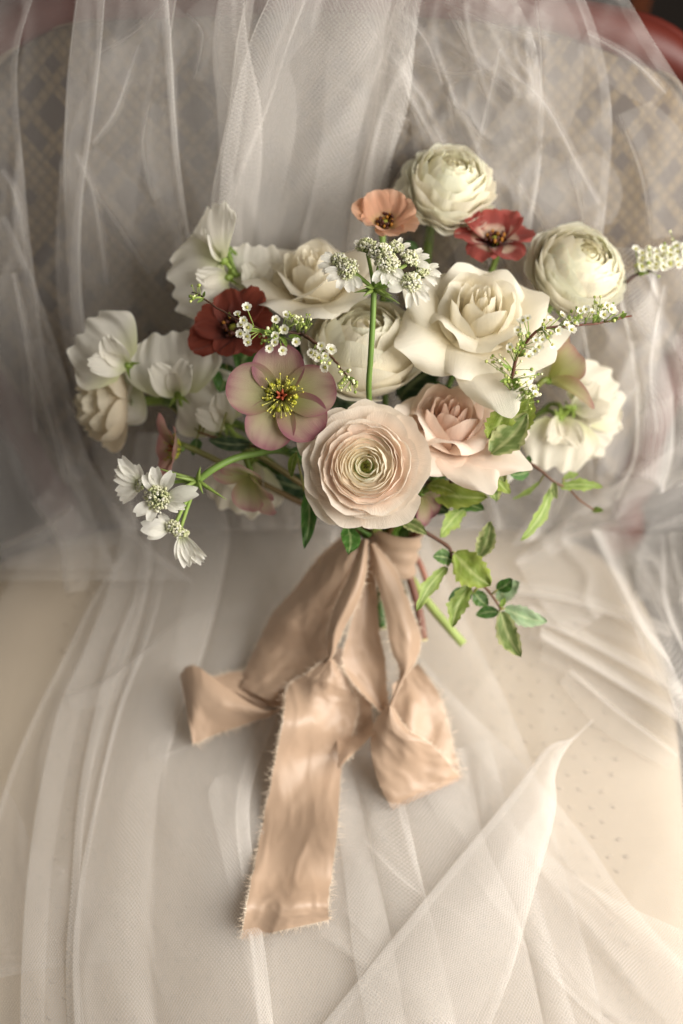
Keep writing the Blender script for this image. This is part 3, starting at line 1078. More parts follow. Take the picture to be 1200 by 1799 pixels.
def hellebore(label, px, py, w, Rpx, axis, pets, seed, roll=0.0, stamens=True, inner=hx('#9aa058'), mid=hx('#d0c5a6'), rim=hx('#9d6670')):
    random.seed(seed)
    R = Rpx * K * (DCAM - w) / DCAM
    root = empty('hellebore', frame(P(px, py, w), D(*axis), None, roll), label, 'flower', 'hellebores of the bridal bouquet')

    def wfp(t):
        return 0.16 + 0.84 * math.sin(math.pi * min(1, 0.05 + 0.68 * t)) ** 0.95

    for k, (ph, L, Wd, th0, th1, pink) in enumerate(pets):
        def colf(s, t, k=k, pink=pink):
            e = max(abs(s) ** 2.6 * min(1, t * 1.6), t ** 4)
            c = mix(inner, mid, max(0, min(1, t * 1.6 - .35)))
            vein = 0.12 * max(0, math.sin(s * 15 + nz(s, t * 3, k) * 3)) * t
            c = mix(c, rim, min(1, e * 0.95 + vein + pink))
            return c
        vs, fs, cs, us = gen_petal(L * R, Wd * R, math.radians(th0), math.radians(th1), 1.0, 0.7, 0.25, 0.04 * R, -0.03 * R * (k % 2), math.radians(ph), wfp, lambda s: 1 - 0.18 * abs(s) ** 2.4, 0.03, 2.0, seed + k * 1.7, colf, 21, 16, 0, 0.035)
        add_petal(root, vs, fs, cs, us)
    if stamens:
        for k in range(11):         # nectaries: little green horns round the centre
            a = k * 2 * math.pi / 11 + random.uniform(-.1, .1)
            ca, sa = math.cos(a), math.sin(a)
            m = Mesh()
            m.tube([(R * .05 * ca, R * .05 * sa, 0.02 * R), (R * .20 * ca, R * .20 * sa, 0.06 * R), (R * .27 * ca, R * .27 * sa, 0.14 * R), (R * .25 * ca, R * .25 * sa, 0.20 * R)], [0.015 * R, 0.035 * R, 0.05 * R, 0.02 * R], hx('#7d8a1e'), 6, True, hx('#b3b23a'))
            m.build('nectary', STEM, root)
        m = Mesh()
        for k in range(46):
            a = k * 2.39996
            rr = R * (0.12 + 0.20 * random.random())
            h = R * random.uniform(.16, .36)
            tip = (rr * 1.25 * math.cos(a), rr * 1.25 * math.sin(a), h)
            m.tube([(0.07 * R * math.cos(a), 0.07 * R * math.sin(a), 0.03 * R), (rr * math.cos(a), rr * math.sin(a), h * .75), tip], 0.008 * R, hx('#b4b266'), 4)
            m.ball(tip, 0.023 * R, hx('#b9b04c'), 1, 1, 1.4, 3, 5)
        m.build('stamen_ring', STEM, root, kind='stuff')
        m = Mesh()
        for k in range(5):
            a = k * 1.2566
            m.tube([(0.03 * R * math.cos(a), 0.03 * R * math.sin(a), 0), (0.05 * R * math.cos(a), 0.05 * R * math.sin(a), 0.24 * R), (0.10 * R * math.cos(a), 0.10 * R * math.sin(a), 0.34 * R)], [0.045 * R, 0.03 * R, 0.012 * R], hx('#9a4a30'), 6)
        m.build('pistil', STEM, root)
    stem_to(root, root.matrix_world @ Vector((0, 0, -0.02 * R)), 0.0018, GREEN, [root.matrix_world @ Vector((0, 0, -0.6 * R))], None, hx('#6a3d30'))
    return root


hellebore('pink and green hellebore with five round petals and yellow stamens left of the blush ranunculus', 494, 697, 0.004, 97, (0.02, 0.05, 1),
          [(8, 1.0, 0.98, 68, 84, 0.05), (96, 0.95, 0.98, 62, 82, 0.34), (168, 1.0, 0.98, 66, 84, 0.08), (250, 1.0, 0.95, 70, 88, 0.15), (314, 0.98, 0.95, 70, 88, 0.32)], 3)
hellebore('small pink hellebore seen from the side with yellow stamens above the left lace flower', 316, 790, -0.04, 66, (-0.88, 0.12, 0.35),
          [(90, 1.1, 0.9, 40, 62, 0.3), (20, 0.95, 0.9, 50, 75, 0.3), (165, 0.9, 0.9, 50, 75, 0.35), (235, 0.95, 0.9, 55, 80, 0.35), (305, 0.95, 0.9, 55, 80, 0.35)], 8, mid=hx('#e3c2b0'), rim=hx('#c98f8c'))
hellebore('pale green hellebore edged in pink hanging under the curved lace flower stem', 440, 835, -0.032, 70, (-0.25, -0.85, 0.40),
          [(250, 0.95, 0.9, 35, 55, 0.05), (300, 1.15, 0.85, 40, 62, 0.05), (340, 0.9, 0.7, 40, 70, 0.15), (75, 1.05, 1.1, 62, 85, 0.0), (125, 0.95, 1.0, 60, 85, 0.05)], 12, stamens=False, inner=hx('#c6ca80'), mid=hx('#e4ddc0'), rim=hx('#c48a90'))
hellebore('pale green hellebore with pink edges turned away at the right behind the spirea', 968, 668, -0.04, 84, (0.72, 0.50, -0.12),
          [(95, 1.15, 0.8, 30, 52, 0.0), (20, 1.2, 0.75, 30, 60, 0.05), (165, 1.1, 0.85, 40, 78, 0.0), (240, 1.1, 0.8, 52, 92, 0.1), (305, 1.15, 0.8, 45, 80, 0.05)], 15, stamens=False, inner=hx('#c2c67c'), mid=hx('#dedaae'), rim=hx('#c28f8a'))
hellebore('half hidden pink and green hellebore at the lower right rim of the blush ranunculus', 742, 872, -0.035, 48, (0.5, -0.6, 0.55),
          [(270, 1.1, 0.85, 40, 62, 0.25), (320, 1.0, 0.8, 50, 75, 0.35), (210, 1.0, 0.8, 50, 75, 0.3), (30, 0.9, 0.9, 55, 80, 0.3)], 18, stamens=False)

# ------------------------------------------------------------------ lace flowers (white umbels)


def lace_petal(parent, base, dirw, nrm, L, Wd, seed):
    """white bilobed petal from base along dirw"""
    y = dirw.normalized()
    z = (nrm - y * nrm.dot(y)).normalized()
    x = y.cross(z)
    inv = parent.matrix_world.inverted()
    ns, nt = 9, 7
    vs, cs, us = [], [], []
    for j in range(nt):
        t = j / (nt - 1)
        for i in range(ns):
            s = -1 + 2 * i / (ns - 1)
            tt = t * (0.90 + 0.12 * min(1, abs(s) * 2) - 0.28 * abs(s) ** 3)
            hw = Wd / 2 * (0.16 + 0.84 * math.sin(math.pi * min(1, 0.02 + .66 * t)))
            zz = L * (0.18 * math.sin(tt * 2.4) + 0.10 * s * s * t + 0.06 * nz(s * 2 + seed, t * 2, seed))
            p = base + y * (L * tt) + x * (hw * s) + z * zz
            vs.append(inv @ p)
            cs.append(mix(hx('#dde2b8'), hx('#f7f5ec'), min(1, t * 3)))
            us.append((s, t))
    add_petal(parent, vs, grid_faces(nt, ns), cs, us)


def lace_flower(label, node, stem_pts, umbels, seed, w_of, bracts, stem_r=0.0016, psz=1.08, fsz=1.15):
    random.seed(seed)
    nodeP = P(*node)
    root = empty('lace_flower', Matrix.Translation(nodeP), label, 'flower', 'white lace flowers of the bridal bouquet')
    inv = root.matrix_world.inverted()
    m = Mesh()
    pts = cr([tuple(nodeP)] + [tuple(P(*q)) for q in stem_pts], 20)
    m.tube([inv @ Vector(q) for q in pts], stem_r, hx('#6f8a40'), 8, True, hx('#56722f'))
    m.build('stem', STEM, root)
    for (bx, by, bw) in bracts:
        e = P(bx, by, bw)
        mid = nodeP.lerp(e, .5) + EW * 0.002
        m = Mesh()
        pts = cr([tuple(nodeP), tuple(mid), tuple(e)], 7)
        m.tube([inv @ Vector(q) for q in pts], [.0012, .0014, .0013, .001, .0007, .0004, .0001], hx('#7f9448'), 5)
        m.build('bract', LEAF, root)
    for k, (ux, uy, uw, r, pets, facing) in enumerate(umbels):
        c = P(ux, uy, uw)
        ax = D(*facing)
        r_ = r * K * fsz
        mat = frame(c, ax)
        m = Mesh()
        q0 = c - ax * r_ * .5
        pts = cr([tuple(nodeP), tuple(nodeP.lerp(q0, .55) + EV * 0.001), tuple(q0)], 8)
        m.tube([inv @ Vector(q) for q in pts], 0.0011, hx('#7d9a44'), 6, True, hx('#93a85a'))
        m.build('ray', STEM, root)
        m = Mesh()
        nf = int((30 + r * 1.5) * fsz ** 2)
        for i in range(nf):
            f = i / nf
            a = i * 2.39996
            th = 1.45 * math.sqrt(f)
            d = Vector((math.sin(th) * math.cos(a), math.sin(th) * math.sin(a), math.cos(th)))
            p = mat @ (d * r_ * random.uniform(.85, 1.1))
            pe = mat @ Vector((0, 0, -r_ * .4))
            pl = inv @ p
            m.tube([inv @ pe, pl], 0.0002, hx('#93a85a'), 3)
            colr = random.choice([hx('#f4f2de'), hx('#faf8ee'), hx('#ececcc'), hx('#dfe2b6')])
            for b in range(4):
                o = Vector((random.uniform(-1, 1), random.uniform(-1, 1), random.uniform(-1, 1))) * 0.00065
                m.ball(pl + o, 0.0007 * random.uniform(.7, 1.2), colr, 1, 1, 1, 3, 4)
        m.build('floret_cluster', PETAL, root, kind='stuff')
        for (an, L, Wd) in pets:
            a = math.radians(an)
            dr = D(math.cos(a), math.sin(a), 0.12)
            b0 = c + dr * r_ * 0.55
            lace_petal(root, b0, dr + ax * random.uniform(-.15, .1), (EW * 1.0 + ax * 0.4 + dr * random.uniform(-.3, .3)), L * K * psz, Wd * K * psz, seed + k + an)
    return root


Z1 = 0.030
lace_flower('white lace flower umbel on a straight green stem in the centre of the bouquet', (657, 508, 0.022), [(655, 560, 0.02), (651, 630, 0.012), (648, 690, 0.0), (655, 780, -0.04)],
            [(597, 461, .018, 13, [(170, 26, 12), (195, 30, 11), (215, 26, 13), (150, 22, 10)], (-.5, .5, .7)),
             (613, 476, .026, 16, [(205, 30, 14), (240, 26, 16), (275, 26, 20), (305, 24, 16), (180, 30, 12)], (-.4, .4, .8)),
             (645, 438, .012, 15, [(150, 16, 11)], (-.1, .9, .4)),
             (668, 450, .022, 18, [], (0, .8, .6)),
             (680, 464, .030, 17, [(235, 28, 16), (262, 26, 15), (290, 26, 17), (318, 24, 15)], (.1, .5, .85)),
             (694, 440, .010, 13, [(60, 16, 9), (20, 20, 10)], (.3, .9, .3)),
             (718, 458, .020, 15, [(10, 26, 12), (335, 28, 14), (40, 20, 11)], (.5, .7, .5)),
             (738, 474, .014, 13, [(345, 28, 13), (315, 30, 13), (10, 24, 11)], (.7, .5, .5)),
             (722, 497, .030, 14, [(195, 30, 22), (265, 34, 14), (285, 32, 8), (312, 34, 15), (160, 24, 12), (335, 24, 14)], (.3, .1, .95))],
            5, Z1, [(622, 514, .026), (638, 521, .03), (690, 520, .026), (703, 534, .022), (676, 516, .03), (640, 503, .03)])
lace_flower('white lace flower cluster on a curving stem at the lower left of the bouquet', (347, 845, 0.0), [(372, 826, 0.0), (410, 806, -0.004), (450, 797, -0.012), (500, 793, -0.025), (570, 830, -0.05)],
            [(278, 876, .006, 24, [(95, 36, 20), (118, 30, 17), (58, 36, 19), (10, 50, 24), (-18, 32, 14), (330, 26, 13), (215, 30, 19), (250, 26, 15)], (-.15, .1, .95)),
             (250, 852, -.004, 13, [(125, 46, 20), (145, 40, 18), (165, 36, 17), (200, 34, 20), (100, 26, 16), (225, 34, 18)], (-.7, .4, .5)),
             (306, 925, .002, 14, [(178, 42, 26), (200, 36, 18), (140, 22, 13)], (-.1, -.5, .8)),
             (318, 935, -.002, 12, [(280, 48, 20), (292, 46, 18), (306, 52, 16), (262, 36, 15), (315, 48, 12)], (.3, -.8, .4))],
            9, 0.0, [(273, 821, .006), (300, 836, .01), (398, 878, .006), (352, 820, .012), (357, 868, .008), (372, 860, .004), (310, 862, .01)], 0.0020, 1.25, 0.95)

# curled green tendril-like bract at that node
# ------------------------------------------------------------------ spirea twigs


def spirea(label, pts, flowers, buds, leaves, seed, r=0.0011, col=hx('#4a2f22'), fsize=1.0):
    random.seed(seed)
    base = P(*pts[0])
    root = empty('spirea_twig', Matrix.Translation(base), label, 'twig', 'spirea twigs of the bridal bouquet')
    inv = root.matrix_world.inverted()
    cl = cr([tuple(P(*q)) for q in pts], 26)
    m = Mesh()
    m.tube([inv @ (Vector(q) + Vector((random.uniform(-1, 1), random.uniform(-1, 1), random.uniform(-1, 1))) * 0.0004) for q in cl], [r * (1 - 0.6 * i / 25) for i in range(26)], col, 6)
    m.build('twig', STEM, root)

    def nearest(p):
        d = [(Vector(q) - p).length for q in cl]
        i = max(0, d.index(min(d)) - 1)
        return Vector(cl[i])
    ped = Mesh()
    for (fx, fy, fw) in flowers:
        p = P(fx, fy, fw)
        q = nearest(p)
        ped.tube([inv @ q, inv @ (q.lerp(p, .6) + EW * .0008), inv @ p], 0.00028, hx('#8da050'), 4)
        ax = (D(random.uniform(-.5, .5), random.uniform(-.3, .7), .8)) + (p - q).normalized() * .4
        fm = frame(p, ax, None, random.uniform(0, 6))
        m = Mesh()
        rr = 0.0022 * fsize * random.uniform(.85, 1.15)
        for k in range(5):
            a = k * 1.2566
            vs, fs, cs, us = gen_petal(rr * 1.1, rr * 1.15, 1.0, 1.15, 1, .8, .6, .15 * rr, 0, a, lambda t: .35 + .65 * math.sin(math.pi * (.1 + .7 * t)), None, 0, 2, k, lambda s, t: mix(hx('#dfe0b4'), hx('#f6f4ea'), min(1, t * 2)), 5, 4)
            m.add([inv @ (fm @ Vector(v)) for v in vs], fs, cs)
        m.ball(inv @ (fm @ Vector((0, 0, rr * .2))), rr * .38, hx('#c5c06a'), 1, 1, 1, 3, 6)
        m.build('blossom', PETAL, root)
    bm_ = Mesh()
    for (bx, by, bw, n, sp) in buds:
        for i in range(n):
            p = P(bx + random.gauss(0, sp), by + random.gauss(0, sp), bw + random.uniform(-.004, .006))
            q = nearest(p)
            ped.tube([inv @ q, inv @ (q.lerp(p, .6) + EW * .0006), inv @ p], 0.00022, hx('#8da050'), 3)
            bm_.ball(inv @ p, random.uniform(.0007, .0012), random.choice([hx('#9aa652'), hx('#b9bf74'), hx('#dcdcb0'), hx('#7d8f3e')]), 1, 1, 1, 3, 5)
    if bm_.v:
        bm_.build('bud_cluster', STEM, root, kind='stuff')
    ped.build('pedicel_spray', STEM, root, kind='stuff')
    for (a, b, wd) in leaves:
        leaf(root, a, b, wd, 'small', seed)
    return root


def leaf(root, a, b, wpx, style, seed, normal=None, name='leaf'):
    """toothed leaf from pixel-depth point a (base) to b (tip)"""
    A, B = P(*a), P(*b)
    seed = seed + a[0] * .37 + b[1] * .11
    rnd = random.Random(int(seed * 100))
    L = (B - A).length
    y = (B - A).normalized()
    n = normal or (EW + EV * rnd.uniform(-.3, .5) + EU * rnd.uniform(-.4, .4))
    z = (n - y * n.dot(y)).normalized()
    x = y.cross(z)
    Wd = wpx * K
    inv = root.matrix_world.inverted()
    ns, nt = 11, 19
    teeth = {'toothed': .30, 'wavy': .34, 'pale': .24, 'small': .05, 'smooth': 0.0, 'dark': .0, 'varieg': .26, 'darktooth': .30}[style]
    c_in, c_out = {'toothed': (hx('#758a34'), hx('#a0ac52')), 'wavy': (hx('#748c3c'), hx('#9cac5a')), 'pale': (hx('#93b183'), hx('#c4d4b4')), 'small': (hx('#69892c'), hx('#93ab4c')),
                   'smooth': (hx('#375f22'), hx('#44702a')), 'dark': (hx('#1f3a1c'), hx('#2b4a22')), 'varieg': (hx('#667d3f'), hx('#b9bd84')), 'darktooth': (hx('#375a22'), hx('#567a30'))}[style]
    vs, cs, us = [], [], []
    for j in range(nt):
        t = j / (nt - 1)
        wbase = math.sin(math.pi * min(1, (0.03 + .95 * t) ** 0.8)) ** 0.75 if t < .999 else 0.05
        for i in range(ns):
            s = -1 + 2 * i / (ns - 1)
            tooth = 1 + teeth * (((t * 6.3 + (0.3 if s > 0 else 0)) % 1.0) - .5) * abs(s) ** 2
            wv = 0.0
            if style in ('wavy',):
                wv = 0.16 * math.sin(t * 14 + (0 if s > 0 else 1.6)) * abs(s) ** 2
            hw = Wd / 2 * wbase * tooth * (1 + wv + 0.10 * nz(t * 4, s, seed))
            zz = L * (-0.16 * (t - .5) ** 2 * (1 + 1.5 * nz(seed, 1, 2))) + abs(s) * Wd * 0.10 + Wd * 0.09 * nz(s * 2 + seed, t * 4, seed) + Wd * .08 * wv * 6 * 0.5
            zz -= 0.04 * Wd * abs(math.sin(t * 20)) * abs(s) * (1 - abs(s))
            side = L * 0.06 * math.sin(t * 3.1) * (1 if seed % 2 > 1 else -1)
            p = A + y * (L * t + abs(s) * hw * 0.25 * (1 - t)) + x * (hw * s + side) + z * zz
            vs.append(inv @ p)
            vein = max(0, 1 - abs(s) * 9)
            lat = max(0, 1 - abs(((t * 7 - abs(s) * 2.2) % 1.0) - .5) * 7) * .35
            k = min(1, abs(s) ** 1.6 * .8 + .15 * nz(s * 3, t * 5, seed + 3))
            if style == 'varieg':
                k = 1.0 if abs(s) + .35 * nz(s * 2 + 5, t * 6, seed) > .72 else .1
            cs.append(mix(mix(c_in, c_out, max(0, k)), mix(c_out, hx('#c9d29a'), .5), min(1, vein * .7 + lat)))
            us.append((s, t))
    add_petal(root, vs, grid_faces(nt, ns), cs, us, name, LEAF)


def c1(x, y, w):
    return (100 + x / 3, 330 + y / 3, w)


def c2(x, y, w):
    return (450 + x / 3, 230 + y / 3, w)


def c3(x, y, w):
    return (800 + x / 3, 350 + y / 3, w)


def c5(x, y, w):
    return (450 + x / 3, 600 + y / 3, w)


def c6(x, y, w):
    return (700 + x / 3, 700 + y / 3, w)


zl = 0.012
spirea('slender spirea twig with white bells across the rust red bloom', [c2(330, 1130, -.005), c2(250, 1075, 0), c2(130, 1060, .008), c1(1160, 790, zl), c1(1060, 740, zl), c1(920, 680, zl), c1(820, 620, .01), c1(760, 570, .008), c1(715, 550, .006)],
       [c1(*q, zl + .004) for q in ((1000, 632), (952, 668), (985, 698), (1008, 736), (972, 724), (1004, 785), (1008, 815), (1150, 815), (1118, 848), (968, 770), (1152, 695), (1188, 858))] +
       [c2(*q, zl + .004) for q in ((152, 1046), (102, 998), (210, 1112), (100, 1116), (138, 1157), (68, 1146), (100, 1078), (155, 970))],
       [(*c1(715, 580, .008), 6, 5), (*c1(735, 525, .008), 3, 3), (*c2(240, 1000, .014), 16, 8), (*c2(190, 985, .014), 10, 7), (*c2(90, 1060, .012), 12, 9), (*c1(1100, 800, .012), 10, 8)],
       [(c2(170, 1080, .012), c2(240, 1100, .016), 9), (c2(130, 1085, .012), c2(160, 1140, .016), 8), (c1(1070, 745, .012), c1(1095, 775, .016), 8), (c1(775, 580, .008), c1(740, 605, .01), 7), (c1(770, 575, .008), c1(780, 545, .01), 6), (c1(905, 680, .01), c1(910, 655, .012), 6),
        (c1(1080, 750, .012), c1(1000, 760, .016), 7), (c2(110, 1060, .012), c2(40, 1050, .016), 8)], 3, 0.0009)
spirea('short spirea twig hanging over the loose cream ranunculus', [c2(240, 1075, .002), c5(300, 0, .012), c5(390, 80, .016), c5(450, 145, .018), c5(500, 210, .018), c5(525, 235, .016)],
       [c5(*q, .02) for q in ((310, 72), (292, 60), (390, 40), (365, 76), (366, 135), (345, 22), (400, 45), (330, 85))],
       [(*c5(500, 225, .02), 16, 9), (*c5(445, 225, .02), 8, 5), (*c5(460, 160, .02), 6, 6), (*c5(350, 110, .02), 5, 5)],
       [(c5(480, 190, .018), c5(520, 195, .02), 6)], 5, 0.0009)
br = [c3(150, 1330, -.03), c3(210, 1190, -.012), c3(290, 1110, 0), c3(300, 930, .008), c3(330, 820, .012), c3(420, 700, .016), c3(520, 675, .016), c3(700, 660, .012), c3(790, 648, .008), c3(930, 615, .002)]
random.seed(77)
fl_r = [(460, 740), (492, 725), (602, 640), (612, 690), (440, 780), (508, 765), (382, 630), (360, 640), (560, 615), (540, 690), (470, 690), (425, 745), (398, 812), (420, 800), (388, 830), (660, 590), (720, 600), (690, 580), (820, 580), (800, 560),
        (835, 600), (785, 610), (585, 665), (625, 655), (340, 650), (330, 690), (410, 1000), (420, 1030), (290, 780), (500, 640)]
spirea('long spirea twig with tiny white blossoms crossing the right side of the bouquet', br,
       [c3(x, y, .016 + random.uniform(-.003, .006)) for x, y in fl_r],
       [(*c3(225, 865, .01), 14, 9), (*c3(375, 955, .01), 20, 11), (*c3(395, 1035, .008), 16, 9), (*c3(310, 800, .014), 12, 10), (*c3(350, 720, .014), 10, 9), (*c3(280, 950, .012), 10, 10), (*c3(640, 600, .012), 12, 9), (*c3(750, 560, .01), 14, 10), (*c3(470, 700, .016), 12, 10), (*c3(820, 600, .008), 8, 8)],
       [(c3(300, 960, .01), c3(235, 960, .014), 10), (c3(300, 900, .01), c3(250, 870, .014), 9), (c3(310, 1000, .008), c3(340, 960, .012), 12), (c3(330, 830, .012), c3(370, 790, .014), 9), (c3(740, 650, .01), c3(752, 585, .012), 10), (c3(820, 640, .006), c3(860, 625, .01), 10), (c3(870, 630, .004), c3(905, 600, .008), 8),
        (c3(520, 675, .016), c3(550, 715, .018), 8), (c3(380, 750, .014), c3(335, 770, .016), 9), (c3(285, 1090, 0), c3(250, 1100, .006), 12), (c3(310, 1050, .004), c3(345, 1080, .008), 10), (c3(300, 950, .01), c3(330, 980, .014), 12), (c3(640, 665, .012), c3(650, 610, .014), 8)], 7, 0.0013, hx('#5a3526'))
spirea('blurred spirea tip reaching past the ivory ranunculus to the right edge', [c3(890, 440, -.05), c3(950, 400, -.05), c3(1040, 370, -.05), c3(1110, 330, -.05), c3(1180, 280, -.05), c3(1230, 250, -.05)],
       [c3(950 + (i * 37) % 260, 265 + (i * 53) % 110 - ((i * 37) % 260) * .08, -.046) for i in range(34)],
       [(*c3(1000, 340, -.048), 16, 14), (*c3(1120, 280, -.048), 18, 14)],
       [(c3(1060, 360, -.05), c3(1150, 320, -.045), 14), (c3(1120, 320, -.05), c3(1180, 290, -.045), 12), (c3(960, 400, -.05), c3(1010, 385, -.045), 9), (c3(1080, 350, -.05), c3(1090, 310, -.045), 10)], 9, 0.0012, hx('#3f2a20'), 1.15)

# ------------------------------------------------------------------ foliage branches


def branch(label, pts, leaves, seed, r=0.0014, col=hx('#4b3128'), joints=True):
    base = P(*pts[0])
    root = empty('foliage_branch', Matrix.Translation(base), label, 'branch', 'green foliage of the bridal bouquet')
    inv = root.matrix_world.inverted()
    random.seed(seed)
    m = Mesh()
    cl = cr([tuple(P(*q)) for q in pts], 30)
    m.tube([inv @ Vector(q) for q in cl], [r * (1 - .55 * i / 29) * (1 + .25 * (i % 6 == 0)) for i in range(30)], col, 7, True, hx('#6b4a34'))
    m.build('twig', STEM, root)
    for (a, b, wd, st) in leaves:
        # petiole from the nearest twig point
        A = P(*a)
        d = [(Vector(q) - A).length for q in cl]
        q = Vector(cl[d.index(min(d))])
        if (q - A).length > 0.0015:
            m = Mesh()
            m.tube([inv @ q, inv @ (q.lerp(A, .5) - EW * .001), inv @ A], 0.0006, hx('#8a8a4a'), 5)
            m.build('petiole', STEM, root)
        leaf(root, a, b, wd, st, seed)
    return root


lw = -0.03
branch('brown twig of toothed variegated leaves reaching down right beside the ribbon', [c6(-20, 600, -.05), c6(20, 645, -.04), c6(100, 682, lw), c6(200, 740, lw), c6(270, 790, lw), c6(290, 850, lw), c6(370, 930, lw - .004), c6(450, 990, lw - .006), c6(500, 1050, lw - .006), c6(540, 1112, lw - .006)],
       [(c6(296, 812, lw + .004), c6(486, 985, lw + .010), 62, 'toothed'), (c6(425, 835, lw - .006), c6(487, 648, lw + .004), 36, 'varieg'), (c6(288, 852, lw), c6(182, 832, lw + .004), 30, 'darktooth'),
        (c6(258, 885, lw), c6(98, 1118, lw + .012), 26, 'wavy'), (c6(372, 985, lw), c6(284, 1205, lw + .010), 36, 'wavy'), (c6(385, 1035, lw - .008), c6(262, 1062, lw - .004), 32, 'smooth'), (c6(395, 1015, lw - .008), c6(470, 1092, lw - .008), 30, 'darktooth'),
        (c6(528, 1125, lw - .008), c6(408, 1142, lw - .010), 24, 'smooth'), (c6(520, 1010, lw - .002), c6(600, 950, lw + .004), 26, 'smooth'), (c6(520, 1060, lw - .010), c6(640, 970, lw - .004), 40, 'pale'), (c6(560, 1106, lw - .006), c6(784, 1176, lw), 36, 'pale'),
        (c6(540, 1125, lw - .006), c6(648, 1362, lw + .006), 42, 'varieg'), (c6(10, 640, -.03), c6(150, 716, -.022), 24, 'varieg'), (c6(545, 1100, lw), c6(560, 1050, lw + .004), 12, 'small')], 3)
branch('thin brown twig with narrow wavy leaves below the right sweet peas', [c6(380, 330, -.07), c6(520, 285, -.045), c6(640, 312, -.04), c6(740, 372, -.04), c6(820, 440, -.04), c6(900, 480, -.045), c6(960, 540, -.05), c6(1050, 600, -.055)],
       [(c6(815, 470, -.04), c6(648, 748, -.028), 26, 'wavy'), (c6(850, 465, -.042), c6(1078, 468, -.04), 22, 'wavy'), (c6(700, 345, -.04), c6(632, 350, -.034), 20, 'smooth'), (c6(690, 385, -.042), c6(588, 402, -.036), 22, 'smooth'),
        (c6(620, 315, -.04), c6(548, 330, -.034), 14, 'smooth'), (c6(745, 440, -.045), c6(600, 530, -.05), 10, 'wavy'), (c6(820, 440, -.04), c6(835, 530, -.034), 14, 'varieg'), (c6(1020, 590, -.055), c6(1080, 592, -.05), 12, 'small'), (c6(680, 340, -.04), c6(690, 300, -.036), 12, 'smooth'), (c6(870, 420, -.045), c6(950, 400, -.045), 14, 'wavy')], 5, 0.0011)
branch('cluster of olive green toothed leaves under the blush rose', [c6(120, 440, -.06), c6(220, 445, -.045), c6(330, 420, -.04), c6(430, 360, -.035), c6(500, 280, -.03)],
       [(c6(150, 470, -.04), c6(470, 520, -.024), 46, 'toothed'), (c6(240, 470, -.045), c6(452, 585, -.034), 40, 'darktooth'), (c6(350, 580, -.045), c6(222, 730, -.03), 34, 'wavy'), (c6(470, 400, -.035), c6(520, 540, -.024), 40, 'varieg'), (c6(480, 370, -.03), c6(590, 500, -.026), 30, 'toothed'),
        (c6(490, 290, -.004), c6(680, 80, .004), 58, 'varieg'), (c6(480, 210, -.005), c6(570, 10, .008), 48, 'toothed'), (c6(620, 190, -.012), c6(690, -30, .0), 40, 'toothed'), (c6(470, 340, -.03), c6(560, 440, -.02), 36, 'varieg'), (c6(160, 455, -.03), c6(300, 500, -.02), 30, 'toothed'), (c6(330, 330, -.05), c6(440, 330, -.03), 34, 'darktooth'), (c6(400, 220, -.05), c6(470, 60, -.035), 44, 'darktooth')], 8)
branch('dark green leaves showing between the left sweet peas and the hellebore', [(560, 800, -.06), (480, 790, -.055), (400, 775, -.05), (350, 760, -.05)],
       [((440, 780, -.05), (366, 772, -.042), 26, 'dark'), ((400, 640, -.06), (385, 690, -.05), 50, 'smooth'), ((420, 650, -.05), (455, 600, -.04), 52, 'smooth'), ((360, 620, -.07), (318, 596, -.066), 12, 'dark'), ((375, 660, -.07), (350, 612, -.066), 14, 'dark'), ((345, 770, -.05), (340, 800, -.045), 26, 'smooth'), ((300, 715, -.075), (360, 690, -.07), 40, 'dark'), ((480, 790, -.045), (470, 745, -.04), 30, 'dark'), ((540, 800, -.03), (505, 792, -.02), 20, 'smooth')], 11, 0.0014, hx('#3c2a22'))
branch('two glossy deep green leaves hanging below the blush ranunculus', [(650, 940, -.06), (600, 910, -.05), (560, 880, -.045), (535, 862, -.04)],
       [((540, 862, -.035), (534, 962, -.02), 30, 'smooth'), ((612, 925, -.022), (612, 974, -.008), 36, 'smooth'), ((520, 795, -.02), (512, 838, -.012), 16, 'small')], 13, 0.0012, hx('#466a28'))
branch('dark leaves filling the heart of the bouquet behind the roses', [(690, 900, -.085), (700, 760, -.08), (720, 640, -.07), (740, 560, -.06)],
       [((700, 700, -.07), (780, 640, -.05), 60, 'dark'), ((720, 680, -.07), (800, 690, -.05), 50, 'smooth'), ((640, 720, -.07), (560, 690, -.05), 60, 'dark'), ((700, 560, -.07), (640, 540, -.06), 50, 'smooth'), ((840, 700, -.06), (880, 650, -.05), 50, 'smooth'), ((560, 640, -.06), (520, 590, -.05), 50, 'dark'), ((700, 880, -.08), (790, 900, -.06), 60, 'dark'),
        ((820, 660, -.05), (800, 650, -.03), 40, 'dark'), ((900, 640, -.07), (930, 560, -.06), 50, 'dark'), ((560, 860, -.08), (480, 840, -.075), 50, 'dark'), ((850, 790, -.08), (920, 750, -.075), 50, 'smooth'), ((940, 640, -.055), (975, 622, -.05), 30, 'dark'), ((735, 440, -.07), (712, 425, -.065), 14, 'smooth')], 17, 0.0015, hx('#38301c'))

